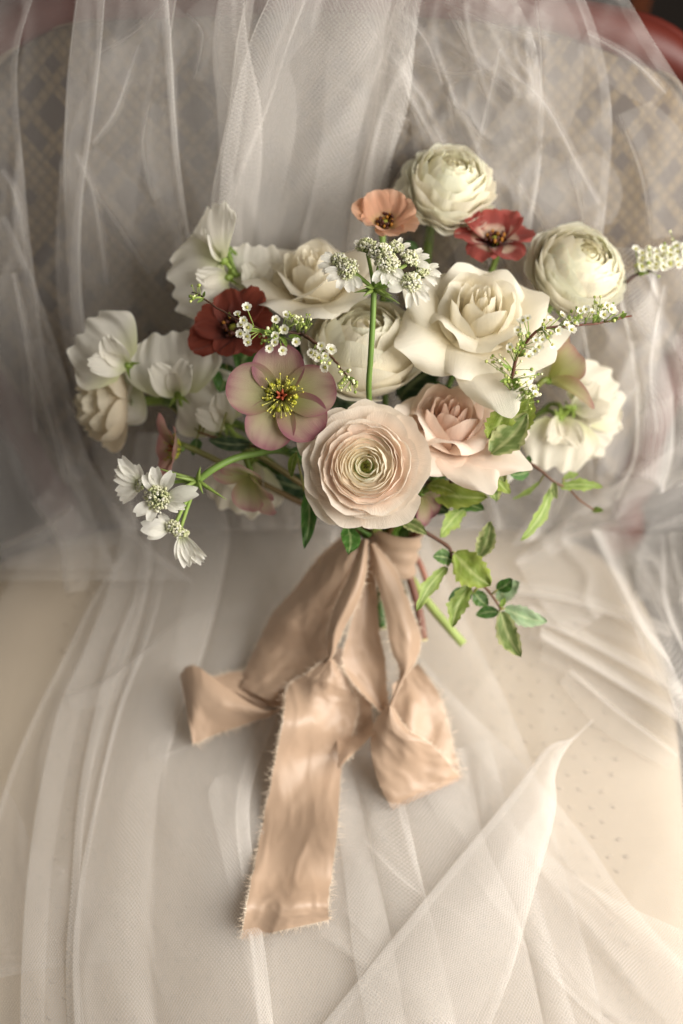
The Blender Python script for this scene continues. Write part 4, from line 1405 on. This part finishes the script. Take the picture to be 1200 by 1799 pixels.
# loose cut stems in the handle
for i, (lab, pts, r, c_, c2_) in enumerate([
    ('brown woody cut stem beside the ribbon tail', [(690, 930, -.09), (715, 1000, -.085), (735, 1070, -.085), (746, 1138, -.085)], 0.0026, hx('#6b4438'), hx('#8a5f50')),
    ('dark green cut stem behind the ribbon tails', [(676, 930, -.09), (672, 1010, -.09), (668, 1070, -.09), (672, 1112, -.09)], 0.0030, hx('#2d4a1e'), hx('#41602a')),
    ('thin reddish cut stem next to the thick green stem', [(700, 930, -.095), (735, 985, -.092), (752, 1030, -.092)], 0.0018, hx('#7d4a40'), hx('#9a6a58')),
    ('thin olive cut stem showing under the ribbon knot', [(690, 930, -.085), (700, 1010, -.09), (712, 1050, -.092)], 0.0022, hx('#4f5a2a'), hx('#55622c')),
]):
    r0 = empty('cut_stem', Matrix.Translation(P(*pts[0])), lab, 'stem', 'cut stems below the ribbon knot')
    inv = r0.matrix_world.inverted()
    q = cr([tuple(P(*p)) for p in pts], 14)
    m = Mesh()
    m.tube([inv @ Vector(v) for v in q[:-1]], r, c_, 9, True, c2_)
    m.build('bark', STEM, r0)
    m = Mesh()
    m.tube([inv @ Vector(q[-2]), inv @ (Vector(q[-2]).lerp(Vector(q[-1]), .25))], r * .93, hx('#c9c08a'), 9)
    m.build('cut_end', STEM, r0)

# ------------------------------------------------------------------ silk ribbon
knot = P(662, 958, -0.07)
ribbon = empty('silk_ribbon', Matrix.Translation(knot), 'champagne silk ribbon with frayed edges tied round the bouquet stems', 'ribbon')
RI = ribbon.matrix_world.inverted()


def rb(x, y, h):
    return (300 + 0.4583 * x, 900 + 0.4583 * y, h)


def strip(name, Lp, Rp, nt=60, ns=22, wr=0.004, seed=1, bow=0.0, frayL=True, frayR=True, frayE=True, parent=None):
    A = np.array([Lp, Rp]).transpose(1, 0, 2)       # rows, 2, 3
    G = cr_axis(A, nt)
    s = np.linspace(0, 1, ns)
    px = G[:, :1, 0] * (1 - s) + G[:, 1:, 0] * s
    py = G[:, :1, 1] * (1 - s) + G[:, 1:, 1] * s
    h = G[:, :1, 2] * (1 - s) + G[:, 1:, 2] * s
    wid = np.hypot(G[:, 1, 0] - G[:, 0, 0], G[:, 1, 1] - G[:, 0, 1])
    for j in range(nt):
        k = min(1.0, wid[j] / 90)
        for i in range(ns):
            a, b = s[i] * 2.2, j / nt * 5
            n1 = nz(a * 0.85 + b * .25 + seed, b * .42, seed * 2.1)
            n2 = nz(a * 2.0 - b * 1.1, b * .9 + seed + a * .5, seed)
            n3 = max(0.0, 1 - abs(nz(a * 1.0 + b * .8, b * .9 - a * .9, seed + 4)) * 6)
            n4 = max(0.0, 1 - abs(nz(a * 2.4 - b * 1.6, b * 1.9 + a * 1.3, seed + 9)) * 7)
            h[j, i] += wr * k * (n1 * 2.0 + n2 * 0.22 + n3 * 0.18 + n4 * 0.09) + bow * math.sin(math.pi * s[i])
            e = nz(b * 6, 0.0 if s[i] < .5 else 9.0, seed) * 2.2 + nz(b * 30, 3, seed) * .8
            px[j, i] += e * abs(2 * s[i] - 1) ** 3
    u, v, w = surf_uvw(px, py, h)
    pts = to_world(u, v, w) - np.array(knot)
    flat = pts.reshape(-1, 3)
    wm = float(np.mean(wid)) * K
    lm = float(np.sum(np.linalg.norm(np.diff(pts[:, ns // 2], axis=0), axis=1)))
    uv = np.stack([np.broadcast_to(s * wm, (nt, ns)), np.broadcast_to(np.linspace(0, lm, nt)[:, None], (nt, ns))], -1).reshape(-1, 2)
    o = mesh_obj(name, flat, grid_faces(nt, ns), SILK, ribbon if parent is None else parent, None, uv)
    # frayed threads
    random.seed(seed)
    m = Mesh()

    def fray(edge, inner, dens):
        for j in range(len(edge) - 1):
            for _ in range(dens):
                f = random.random()
                p = Vector(edge[j] * (1 - f) + edge[j + 1] * f)
                out = Vector(edge[j] - inner[j]).normalized()
                al = Vector(edge[j + 1] - edge[j]).normalized()
                ln = random.uniform(.0005, .0022) if random.random() < .8 else random.uniform(.002, .006)
                d = (out + al * random.uniform(-.9, .9) + EW * random.uniform(-.4, .6)).normalized()
                q = p + d * ln
                sd = al * 0.00010
                m.add([p - sd, p + sd, q + sd * .4, q - sd * .4], [(0, 1, 2, 3)], (0.8, 0.7, 0.6))
    if frayL:
        fray(pts[:, 0], pts[:, 1], 7)
    if frayR:
        fray(pts[:, -1], pts[:, -2], 7)
    if frayE:
        fray(pts[-1], pts[-2], 6)
    if m.v:
        mesh_obj('fray', m.v, m.f, THREAD, o, None, None, False, 'stuff')
    return o


# the binding round the stems
m = Mesh()
nA, nB = 40, 16
ax0, ax1 = P(700, 925, -.075), P(684, 1000, -.088)
ad = (ax1 - ax0).normalized()
e1 = (EU - ad * EU.dot(ad)).normalized()
e2 = ad.cross(e1)
vs, uvs = [], []
for j in range(nB):
    t = j / (nB - 1)
    c = ax0.lerp(ax1, t)
    for i in range(nA):
        a = 2 * math.pi * i / nA
        rr = 0.0165 * (1 - .10 * math.sin(math.pi * t)) + 0.0012 * nz(math.cos(a) * 1.5, math.sin(a) * 1.5, t * 7) + 0.0006 * math.sin(t * 22 + a * 2)
        vs.append(RI @ (c + (e1 * math.cos(a) + e2 * math.sin(a) * .8) * rr))
        uvs.append((a * .015, t * .03))
fs = [(j * nA + i, j * nA + (i + 1) % nA, (j + 1) * nA + (i + 1) % nA, (j + 1) * nA + i) for j in range(nB - 1) for i in range(nA)]
mesh_obj('binding', vs, fs, SILK, ribbon, None, uvs)
# wide left tail
strip('tail', [rb(650, 95, .098), rb(560, 180, .085), rb(470, 300, .066), rb(390, 390, .05), rb(335, 500, .032), rb(280, 610, .028), rb(240, 660, .024)],
      [rb(740, 105, .104), rb(720, 230, .098), rb(660, 370, .086), rb(615, 480, .070), rb(600, 570, .05), rb(520, 660, .038), rb(440, 750, .027)], 64, 26, .0055, 3, .006, True, False, False)
# left piece lying on the seat, and its folded end
strip('tail', [rb(440, 600, .024), rb(330, 608, .026), rb(240, 612, .028), rb(160, 630, .030), rb(105, 600, .034)],
      [rb(440, 745, .024), rb(400, 745, .026), rb(330, 745, .025), rb(220, 690, .028), rb(95, 620, .032)], 40, 18, .003, 5, .003, True, False, False)
strip('tail', [rb(36, 625, .034), rb(60, 592, .042), rb(105, 592, .046), rb(190, 655, .044), rb(310, 735, .040), rb(380, 758, .036), rb(428, 745, .030)],
      [rb(85, 885, .026), rb(110, 878, .028), rb(160, 855, .028), rb(240, 828, .028), rb(320, 800, .028), rb(385, 778, .030), rb(428, 752, .029)], 44, 20, .0025, 7, .004, False, True, False)
# long centre tail: narrow upper run, a twist, then the broad hanging end
strip('tail', [rb(735, 100, .108), rb(690, 230, .104), rb(630, 360, .094), rb(600, 470, .080), rb(605, 545, .066), rb(590, 575, .058)],
      [rb(758, 105, .110), rb(748, 240, .106), rb(715, 350, .098), rb(668, 440, .086), rb(625, 545, .070), rb(600, 582, .060)], 44, 14, .0025, 9, .005, True, True, False)
strip('tail', [rb(612, 550, .064), rb(520, 620, .056), rb(450, 670, .048), rb(432, 800, .058), rb(400, 960, .040), rb(352, 1200, .020), rb(312, 1400, .030), rb(290, 1520, .038), rb(272, 1636, .022)],
      [rb(618, 560, .064), rb(680, 650, .058), rb(715, 740, .050), rb(695, 850, .034), rb(655, 960, .020), rb(640, 1200, .030), rb(615, 1400, .022), rb(602, 1500, .032), rb(606, 1562, .022)], 110, 34, .0042, 12, .002)
# middle loop hanging behind
strip('loop', [rb(735, 150, .098), rb(722, 300, .090), rb(690, 430, .078), rb(660, 560, .066), rb(690, 640, .058), rb(760, 720, .052), rb(830, 790, .050)],
      [rb(775, 150, .100), rb(790, 320, .090), rb(800, 470, .076), rb(820, 560, .064), rb(826, 660, .058), rb(835, 740, .054), rb(850, 790, .052)], 52, 18, .004, 15, -.005, True, True, False)
strip('loop', [rb(590, 520, .042), rb(600, 650, .036), rb(620, 780, .032), rb(640, 900, .036), rb(640, 985, .046)],
      [rb(720, 520, .046), rb(760, 650, .036), rb(770, 740, .032), rb(775, 800, .036), rb(788, 838, .048)], 40, 18, .004, 18, -.006, False, False, True)
# right tail: narrow run, twist, loop and folded end
strip('tail', [rb(758, 118, .106), rb(785, 250, .100), rb(825, 400, .090), rb(842, 510, .080), rb(878, 610, .066), rb(866, 670, .058), rb(836, 745, .050)],
      [rb(785, 120, .106), rb(865, 225, .100), rb(925, 380, .088), rb(958, 480, .078), rb(940, 570, .066), rb(892, 645, .058), rb(846, 748, .050)], 52, 16, .003, 21, .005, True, True, False)
strip('loop', [rb(850, 660, .040), rb(850, 780, .034), rb(870, 920, .026), rb(900, 1040, .018), rb(880, 1110, .014)],
      [rb(948, 580, .046), rb(1022, 690, .038), rb(1060, 800, .030), rb(1085, 920, .022), rb(1116, 1018, .014)], 44, 20, .0045, 24, .003, False, True, False)
strip('loop', [rb(826, 740, .056), rb(775, 820, .050), rb(768, 920, .042), rb(795, 1030, .030), rb(838, 1120, .020), rb(852, 1142, .013)],
      [rb(850, 745, .056), rb(905, 830, .050), rb(985, 880, .044), rb(1045, 940, .034), rb(1095, 1000, .022), rb(1118, 1022, .013)], 48, 24, .004, 27, .006, False, True, False)

# ------------------------------------------------------------------ bridal veil
veil = empty('bridal_veil', Matrix.Translation(S(600, 1400, 0.0)), 'sheer ivory tulle bridal veil draped over the chair back and seat under the bouquet', 'veil')
VO = np.array(veil.matrix_world.translation)


def tulle(rows, nt=90, ns=90, crease=0.004, cf=9.0, pleats=0, pamp=0.0, pdep=0.0, pphase=0.0, seed=1, foldL=0.0, foldR=0.0, foldB=0.0, mat=None, aniso=(1.0, 0.35), hmin=0.0035):
    rows = [list(r) for r in rows]
    for r in rows:
        rw = abs(r[-1][0] - r[0][0]) * .45
        if foldL:
            a = r[0]
            r.insert(0, (a[0] + min(foldL, rw), a[1] + min(3, rw), max(hmin, a[2] - .0035)))
        if foldR:
            a = r[-1]
            r.append((a[0] - min(foldR, rw), a[1] + min(3, rw), max(hmin, a[2] - .0035)))
    if foldB:
        rows.append([(a[0], a[1] - foldB, max(hmin, a[2] - .0035)) for a in rows[-1]])
    A = np.array(rows, float)
    G = cr_axis(A, nt)
    G = cr_axis(G.transpose(1, 0, 2), ns).transpose(1, 0, 2)
    px, py, h = G[..., 0].copy(), G[..., 1].copy(), G[..., 2].copy()
    s = np.linspace(0, 1, ns)[None, :]
    t = np.linspace(0, 1, nt)[:, None]
    # cloth coordinates in metres
    u0, v0, w0 = surf_uvw(px, py, h)
    P3 = np.stack([u0, v0, w0], -1)
    su = np.zeros_like(px)
    su[:, 1:] = np.cumsum(np.linalg.norm(np.diff(P3, axis=1), axis=-1), axis=1)
    sv = np.zeros_like(px)
    sv[1:, :] = np.cumsum(np.linalg.norm(np.diff(P3, axis=0), axis=-1), axis=0)
    if pleats:
        ph = np.zeros((nt, 1))
        am = np.zeros((nt, ns))
        for j in range(nt):
            ph[j] = 1.3 * mnoise.noise(Vector((j / nt * 2.2, seed, 0))) + pphase
            for i in range(ns):
                am[j, i] = 0.75 + 0.9 * mnoise.noise(Vector((i / ns * pleats * .9, j / nt * 1.6, seed)))
        warp = np.array([mnoise.noise(Vector((i / ns * 3, seed, 5))) for i in range(ns)])[None, :] * 0.10
        arg = 2 * math.pi * pleats * (s + warp) + ph
        px += pamp * am * np.sin(arg)
        h += pdep * am * (0.5 + 0.5 * np.cos(arg))
    if crease:
        for j in range(nt):
            for i in range(ns):
                a, b = su[j, i] * cf * aniso[0], sv[j, i] * cf * aniso[1]
                wx = mnoise.noise(Vector((a * .7, b * .7, seed))) * .9
                n1 = mnoise.noise(Vector((a + wx, b - wx, seed + 3)))
                n2 = mnoise.noise(Vector((a * 2.1 + wx + b * .6, b * 1.9 - a * .5, seed + 8)))
                n3 = mnoise.noise(Vector((a * .5 - b * .8, b * .6 + a * .4, seed + 13)))
                rdg = (1 - min(1, abs(n1) * 3.2)) ** 2 + 0.6 * (1 - min(1, abs(n2) * 3.5)) ** 2
                h[j, i] += crease * (rdg + 1.6 * (n3 + .5))
    h = np.maximum(h, hmin)
    u, v, w = surf_uvw(px, py, h)
    pts = to_world(u, v, w) - VO
    uv = np.stack([su, sv], -1).reshape(-1, 2)
    return mesh_obj('tulle_layer', pts.reshape(-1, 3), grid_faces(nt, ns), mat or TULLE, veil, None, uv)


def line_rows(ys, lefts, rights, h, n=5):
    """rows from left/right x at each y"""
    out = []
    for k, y in enumerate(ys):
        hh = h[k] if isinstance(h, (list, tuple)) else h
        out.append([(lefts[k] + (rights[k] - lefts[k]) * i / (n - 1), y, hh) for i in range(n)])
    return out


# --- on the chair back
ys = [-90, 60, 200, 350, 500, 650, 800, 930]
tulle(line_rows(ys, [150, 142, 132, 120, 118, 140, 180, 220], [1040, 1125, 1212, 1290, 1300, 1300, 1260, 1230], .012), 110, 120, .006, 11, mat=THIN, seed=2, foldL=14, foldR=8)
tulle(line_rows(ys, [160, 146, 132, 119, 119, 135, 180, 215], [420, 400, 415, 420, 440, 460, 480, 500], .018, 4), 90, 140, .007, 12, pleats=2, pamp=34, pdep=.016, mat=THIN, seed=5, foldL=10)
tulle(line_rows(ys, [270, 285, 295, 310, 330, 350, 400, 420], [560, 500, 470, 430, 430, 470, 520, 560], .020, 4), 90, 120, .007, 10, pleats=2, pamp=30, pdep=.014, mat=THIN, seed=9, foldL=8)
tulle(line_rows(ys, [560, 480, 430, 385, 370, 380, 420, 450], [760, 722, 705, 665, 650, 660, 680, 700], .018, 4), 90, 160, .006, 9, pleats=2, pamp=46, pdep=.014, seed=12, foldL=10, foldR=8)
tulle(line_rows(ys, [500, 430, 400, 378, 360, 370, 400, 430], [745, 735, 720, 690, 680, 690, 700, 720], .024, 4), 90, 130, .007, 9, pleats=1, pamp=60, pdep=.014, seed=14, foldL=10, foldR=8)
tulle(line_rows(ys, [400, 385, 400, 400, 390, 380, 400, 430], [735, 715, 695, 670, 660, 690, 700, 720], .014, 4), 80, 120, .006, 8, pleats=2, pamp=50, pdep=.012, seed=16, foldL=10, foldR=8)
tulle(line_rows(ys, [690, 700, 720, 730, 740, 750, 760, 780], [985, 1044, 1068, 1060, 1040, 1010, 980, 960], .012, 4), 110, 110, .012, 14, mat=THIN, seed=19, foldR=10, aniso=(1, .7))
tulle(line_rows([-60, 60, 180, 300, 420, 540], [640, 680, 720, 760, 790, 830], [870, 930, 950, 945, 930, 940], .014, 4), 100, 100, .013, 16, mat=THIN, seed=23, foldR=6, aniso=(1, .8))
tulle(line_rows([-60, 100, 300, 500, 700, 880, 1000], [-80, -80, -80, -80, -80, -80, -80], [75, 30, 40, 60, 90, 150, 200], .016, 4), 90, 60, .008, 13, mat=THIN, seed=27, foldR=10)
tulle(line_rows([380, 500, 650, 800, 930, 1020], [-80, -80, -80, -80, -80, -80], [10, 60, 110, 150, 230, 330], .026, 4), 80, 60, .010, 12, mat=THIN, seed=29, foldR=8)
tulle(line_rows([-90, 60, 200, 350, 500, 650, 800, 960], [-100, -100, -100, -100, -100, -100, -100, -100], [300, 280, 260, 240, 230, 240, 260, 280], .010, 5), 90, 80, .007, 11, mat=THIN, seed=31)
# gathered sheer on the right behind the sweet peas and over the arm
tulle([[(960, 420, .02), (1060, 430, .03), (1160, 440, .03), (1300, 450, .03)], [(990, 560, .02), (1090, 560, .035), (1180, 570, .04), (1300, 560, .04)], [(1000, 700, .02), (1110, 690, .045), (1200, 690, .05), (1310, 680, .05)],
       [(960, 850, .02), (1110, 800, .05), (1200, 790, .055), (1310, 770, .06)], [(900, 960, .012), (1060, 890, .04), (1180, 860, .055), (1310, 830, .06)]], 90, 110, .010, 15, pleats=4, pamp=16, pdep=.012, seed=33, aniso=(1, .6))
tulle([[(905, 985, .010), (1010, 900, .03), (1110, 840, .05), (1300, 700, .05)], [(920, 1010, .010), (1030, 930, .03), (1130, 890, .05), (1300, 800, .05)], [(950, 1060, .008), (1060, 990, .02), (1160, 960, .04), (1300, 940, .05)], [(1000, 1120, .008), (1100, 1060, .015), (1190, 1060, .03), (1300, 1060, .04)]], 70, 80, .008, 14, seed=36, foldB=0, aniso=(.7, 1))
tulle([[(1040, 930, .02), (1120, 940, .03), (1220, 930, .05), (1320, 900, .05)], [(1080, 1030, .015), (1140, 1050, .025), (1220, 1040, .04), (1320, 1010, .05)], [(1140, 1150, .01), (1180, 1160, .02), (1240, 1150, .03), (1320, 1130, .04)], [(1205, 1290, .01), (1225, 1290, .015), (1260, 1280, .02), (1320, 1260, .03)]], 70, 80, .010, 14, pleats=3, pamp=14, pdep=.01, seed=38)

# --- over the seat
yl = [760, 850, 950, 1050, 1150, 1250, 1400, 1550, 1700, 1900]
tulle(line_rows(yl, [245, 232, 215, 190, 150, 108, 75, 55, 46, 42], [1000, 1030, 1080, 1120, 1170, 1210, 1240, 1260, 1280, 1290], [.02, .016, .012, .010, .009, .009, .009, .009, .009, .009], 7), 120, 130, .003, 8, seed=41, foldL=34)
tulle(line_rows(yl, [262, 250, 240, 225, 190, 160, 130, 118, 112, 125], [700, 720, 760, 800, 850, 900, 960, 1000, 1040, 1080], [.024, .02, .016, .013, .012, .011, .011, .011, .011, .011], 6), 120, 120, .0025, 9, pleats=2, pamp=20, pdep=.006, seed=44, foldL=26)
tulle(line_rows(yl, [300, 290, 280, 265, 235, 200, 165, 140, 130, 140], [620, 600, 590, 560, 530, 480, 430, 440, 460, 480], [.026, .022, .018, .016, .014, .013, .013, .013, .013, .013], 5), 110, 110, .003, 9, pleats=3, pamp=16, pdep=.008, seed=47, foldL=8, foldR=8)
tulle(line_rows(yl, [150, 120, 60, 0, -60, -100, -120, -130, -140, -140], [1020, 1060, 1110, 1170, 1230, 1280, 1300, 1300, 1300, 1300], [.016, .013, .009, .007, .006, .006, .006, .006, .006, .006], 7), 90, 110, .003, 7, mat=THIN, seed=43)
# outer left sheer edge
tulle(line_rows([960, 1050, 1150, 1250, 1350, 1450, 1600, 1900], [225, 165, 115, 65, 22, -10, -60, -90], [300, 270, 230, 200, 170, 150, 140, 140], [.014, .010, .009, .008, .008, .008, .008, .008], 4), 90, 70, .004, 10, mat=THIN, seed=50, foldL=7)
tulle([[(-80, 1270, .006), (20, 1400, .009), (62, 1490, .009), (140, 1540, .007), (240, 1580, .006)], [(-80, 1420, .006), (0, 1520, .008), (60, 1580, .008), (140, 1610, .006), (240, 1640, .006)], [(-80, 1710, .006), (0, 1706, .007), (70, 1696, .007), (150, 1690, .006), (240, 1685, .006)]], 60, 60, .003, 9, mat=THIN, seed=52, foldB=8)
# fold left of the long ribbon tail
tulle([[(380, 1366, .010), (384, 1364, .010), (390, 1362, .010), (396, 1360, .009)], [(366, 1396, .012), (385, 1390, .012), (410, 1386, .010), (440, 1384, .009)], [(382, 1465, .014), (440, 1460, .012), (540, 1450, .009), (660, 1440, .008)], [(415, 1610, .014), (470, 1620, .011), (560, 1620, .009), (680, 1600, .008)], [(480, 1900, .014), (560, 1900, .011), (640, 1900, .009), (760, 1900, .008)]], 80, 70, .003, 9, seed=55, foldL=22)
tulle([[(560, 1330, .010), (640, 1320, .010), (760, 1320, .010), (860, 1300, .010)], [(590, 1450, .010), (680, 1450, .012), (780, 1480, .011), (900, 1440, .010)], [(620, 1620, .010), (720, 1640, .012), (830, 1640, .012), (960, 1600, .010)], [(660, 1900, .010), (780, 1900, .012), (900, 1900, .012), (1040, 1900, .010)]], 80, 90, .004, 9, pleats=3, pamp=18, pdep=.006, seed=57)
# sheet whose upper edge runs from the ribbon to the lower right corner
tulle([[(735, 1150, .012), (800, 1225, .012), (925, 1350, .013), (1030, 1475, .012), (1110, 1590, .012), (1290, 1790, .012)], [(690, 1250, .011), (780, 1350, .011), (880, 1450, .012), (980, 1560, .011), (1080, 1690, .011), (1230, 1850, .011)],
       [(660, 1400, .010), (740, 1480, .010), (830, 1580, .010), (930, 1690, .010), (1040, 1810, .010), (1180, 1950, .010)], [(600, 1600, .010), (690, 1700, .010), (760, 1800, .010), (860, 1900, .010), (980, 1950, .010), (1100, 2000, .010)]], 80, 100, .004, 9, seed=60, aniso=(.5, 1))
# bright folded flap with its apex at the right
tulle([[(1042, 1264, .020), (1043, 1264, .020), (1043, 1265, .020)], [(1006, 1296, .028), (1008, 1299, .028), (1002, 1306, .026)], [(960, 1315, .034), (972, 1330, .036), (976, 1360, .030)], [(900, 1395, .032), (940, 1420, .034), (974, 1432, .026)], [(790, 1530, .028), (850, 1560, .030), (925, 1600, .022)], [(690, 1655, .024), (780, 1690, .026), (888, 1720, .018)], [(500, 1890, .020), (640, 1900, .022), (810, 1900, .014)]], 110, 60, .003, 10, seed=63, foldL=14, foldR=12)
tulle([[(960, 1322, .022), (972, 1335, .024), (975, 1370, .020)], [(880, 1420, .022), (930, 1440, .024), (970, 1450, .018)], [(780, 1545, .020), (850, 1570, .022), (915, 1610, .016)], [(500, 1900, .016), (640, 1910, .018), (790, 1910, .012)]], 80, 50, .003, 10, mat=THIN, seed=64)
tulle([[(740, 1330, .013), (840, 1400, .013), (960, 1500, .014), (1080, 1580, .014), (1260, 1660, .014)], [(760, 1420, .012), (860, 1500, .012), (960, 1590, .013), (1090, 1690, .013), (1260, 1800, .013)], [(900, 1640, .011), (960, 1700, .011), (1030, 1770, .012), (1140, 1850, .012), (1290, 1930, .012)]], 60, 80, .003, 8, seed=66, foldB=10, aniso=(.5, 1))
# ridges fanning out to the right of the leaves
for k, (a, b, c) in enumerate([((930, 1085), (1040, 1135), (1230, 1240)), ((950, 1120), (1060, 1185), (1230, 1290)), ((880, 1040), (1010, 1060), (1180, 1120))]):
    tulle([[(x, y - 22, .010) for x, y in (a, b, c)], [(x, y - 8, .016) for x, y in (a, b, c)], [(x, y, .022) for x, y in (a, b, c)], [(x + 3, y + 6, .014) for x, y in (a, b, c)], [(x, y + 40, .008) for x, y in (a, b, c)]], 40, 50, .002, 10, seed=70 + k)


# creases: narrow tent-shaped folds standing up from the cloth
def crease_fold(line, wide=46, slim=9, hgt=0.012, h0=0.012, seed=1, flip=1, taper=True):
    n = len(line)
    L_ = cr([(x, y) for x, y in line], 9)
    rows = [[], [], [], [], []]
    for i, (x, y) in enumerate(L_):
        a, b = L_[max(0, i - 1)], L_[min(8, i + 1)]
        d = (b - a) / max(1e-6, np.hypot(*(b - a)))
        nx, ny = -d[1] * flip, d[0] * flip
        k = math.sin(math.pi * (0.12 + 0.76 * i / 8)) if taper else 1.0
        for r, (off, hh) in enumerate(((-wide, 0.0), (-wide * .35, .45), (0, 1.0), (slim * .6, .35), (slim * 1.4, 0.0))):
            rows[r].append((x + nx * off * (0.4 + .6 * k), y + ny * off * (0.4 + .6 * k), h0 + hgt * k * hh))
    tulle(rows, 26, 60, 0.0015, 14, mat=THIN, seed=seed)


UP = [[(130, 270), (160, 340), (185, 500)], [(135, 280), (215, 400), (265, 480)], [(240, 80), (200, 190), (160, 250)], [(265, 180), (255, 260), (272, 350)], [(0, 300), (25, 350), (45, 470)],
      [(392, 0), (385, 120), (412, 190), (412, 300)], [(300, 110), (300, 250), (318, 400)], [(560, 55), (490, 130), (470, 200), (420, 280), (385, 400)], [(690, 10), (745, 75), (775, 150)], [(790, 20), (830, 90), (868, 150)], [(875, 85), (860, 150), (835, 260)], [(720, 100), (800, 125), (875, 112)],
      [(1030, 60), (1110, 110), (1168, 165)], [(945, 0), (955, 110), (950, 240)], [(880, 120), (950, 180), (1010, 290), (1050, 360)], [(780, 0), (870, 40), (965, 65)], [(590, 150), (690, 205), (720, 215)], [(900, 300), (940, 360), (975, 430)], [(760, 220), (800, 300), (850, 380)], [(1000, 280), (1020, 340), (1030, 400)],
      [(170, 100), (240, 60), (300, 0)], [(330, 20), (360, 60), (345, 140)], [(740, 260), (700, 300), (660, 380)], [(1090, 200), (1130, 300), (1150, 420)], [(640, 40), (700, 120), (760, 200)]]
for k, ln in enumerate(UP):
    crease_fold(ln, 50 + (k * 17) % 50, 10, .009, .014, 100 + k, 1 if k % 2 else -1)
RM = [[(950, 955), (1080, 860), (1215, 750)], [(1110, 600), (1130, 700), (1115, 800)], [(1165, 500), (1140, 640), (1152, 760)], [(1185, 590), (1205, 700), (1190, 800)], [(1070, 885), (1140, 850), (1215, 828)], [(1100, 960), (1150, 1050), (1190, 1125)], [(1180, 970), (1195, 1050), (1205, 1100)], [(1090, 480), (1120, 560), (1180, 620)]]
for k, ln in enumerate(RM):
    crease_fold(ln, 44, 10, .012, .045 if k in (1, 2, 3, 4) else .028, 140 + k, 1 if k % 2 else -1)
LM = [[(0, 968), (80, 930), (130, 890)], [(45, 600), (90, 730), (120, 850)], [(20, 480), (45, 620), (60, 760)], [(60, 880), (110, 950), (120, 1040)]]
for k, ln in enumerate(LM):
    crease_fold(ln, 50, 10, .012, .026, 160 + k, 1 if k % 2 else -1)
LO = [[(118, 1222), (180, 1202), (270, 1130), (330, 1085), (430, 1065)], [(268, 1335), (325, 1310), (388, 1288)], [(640, 1480), (720, 1560), (830, 1620)], [(560, 1640), (680, 1720), (760, 1760)], [(1000, 1180), (1080, 1250), (1190, 1330)], [(280, 1020), (330, 950), (420, 920)]]
for k, ln in enumerate(LO):
    crease_fold(ln, 40, 8, .007, .014, 170 + k, 1 if k % 2 else -1)
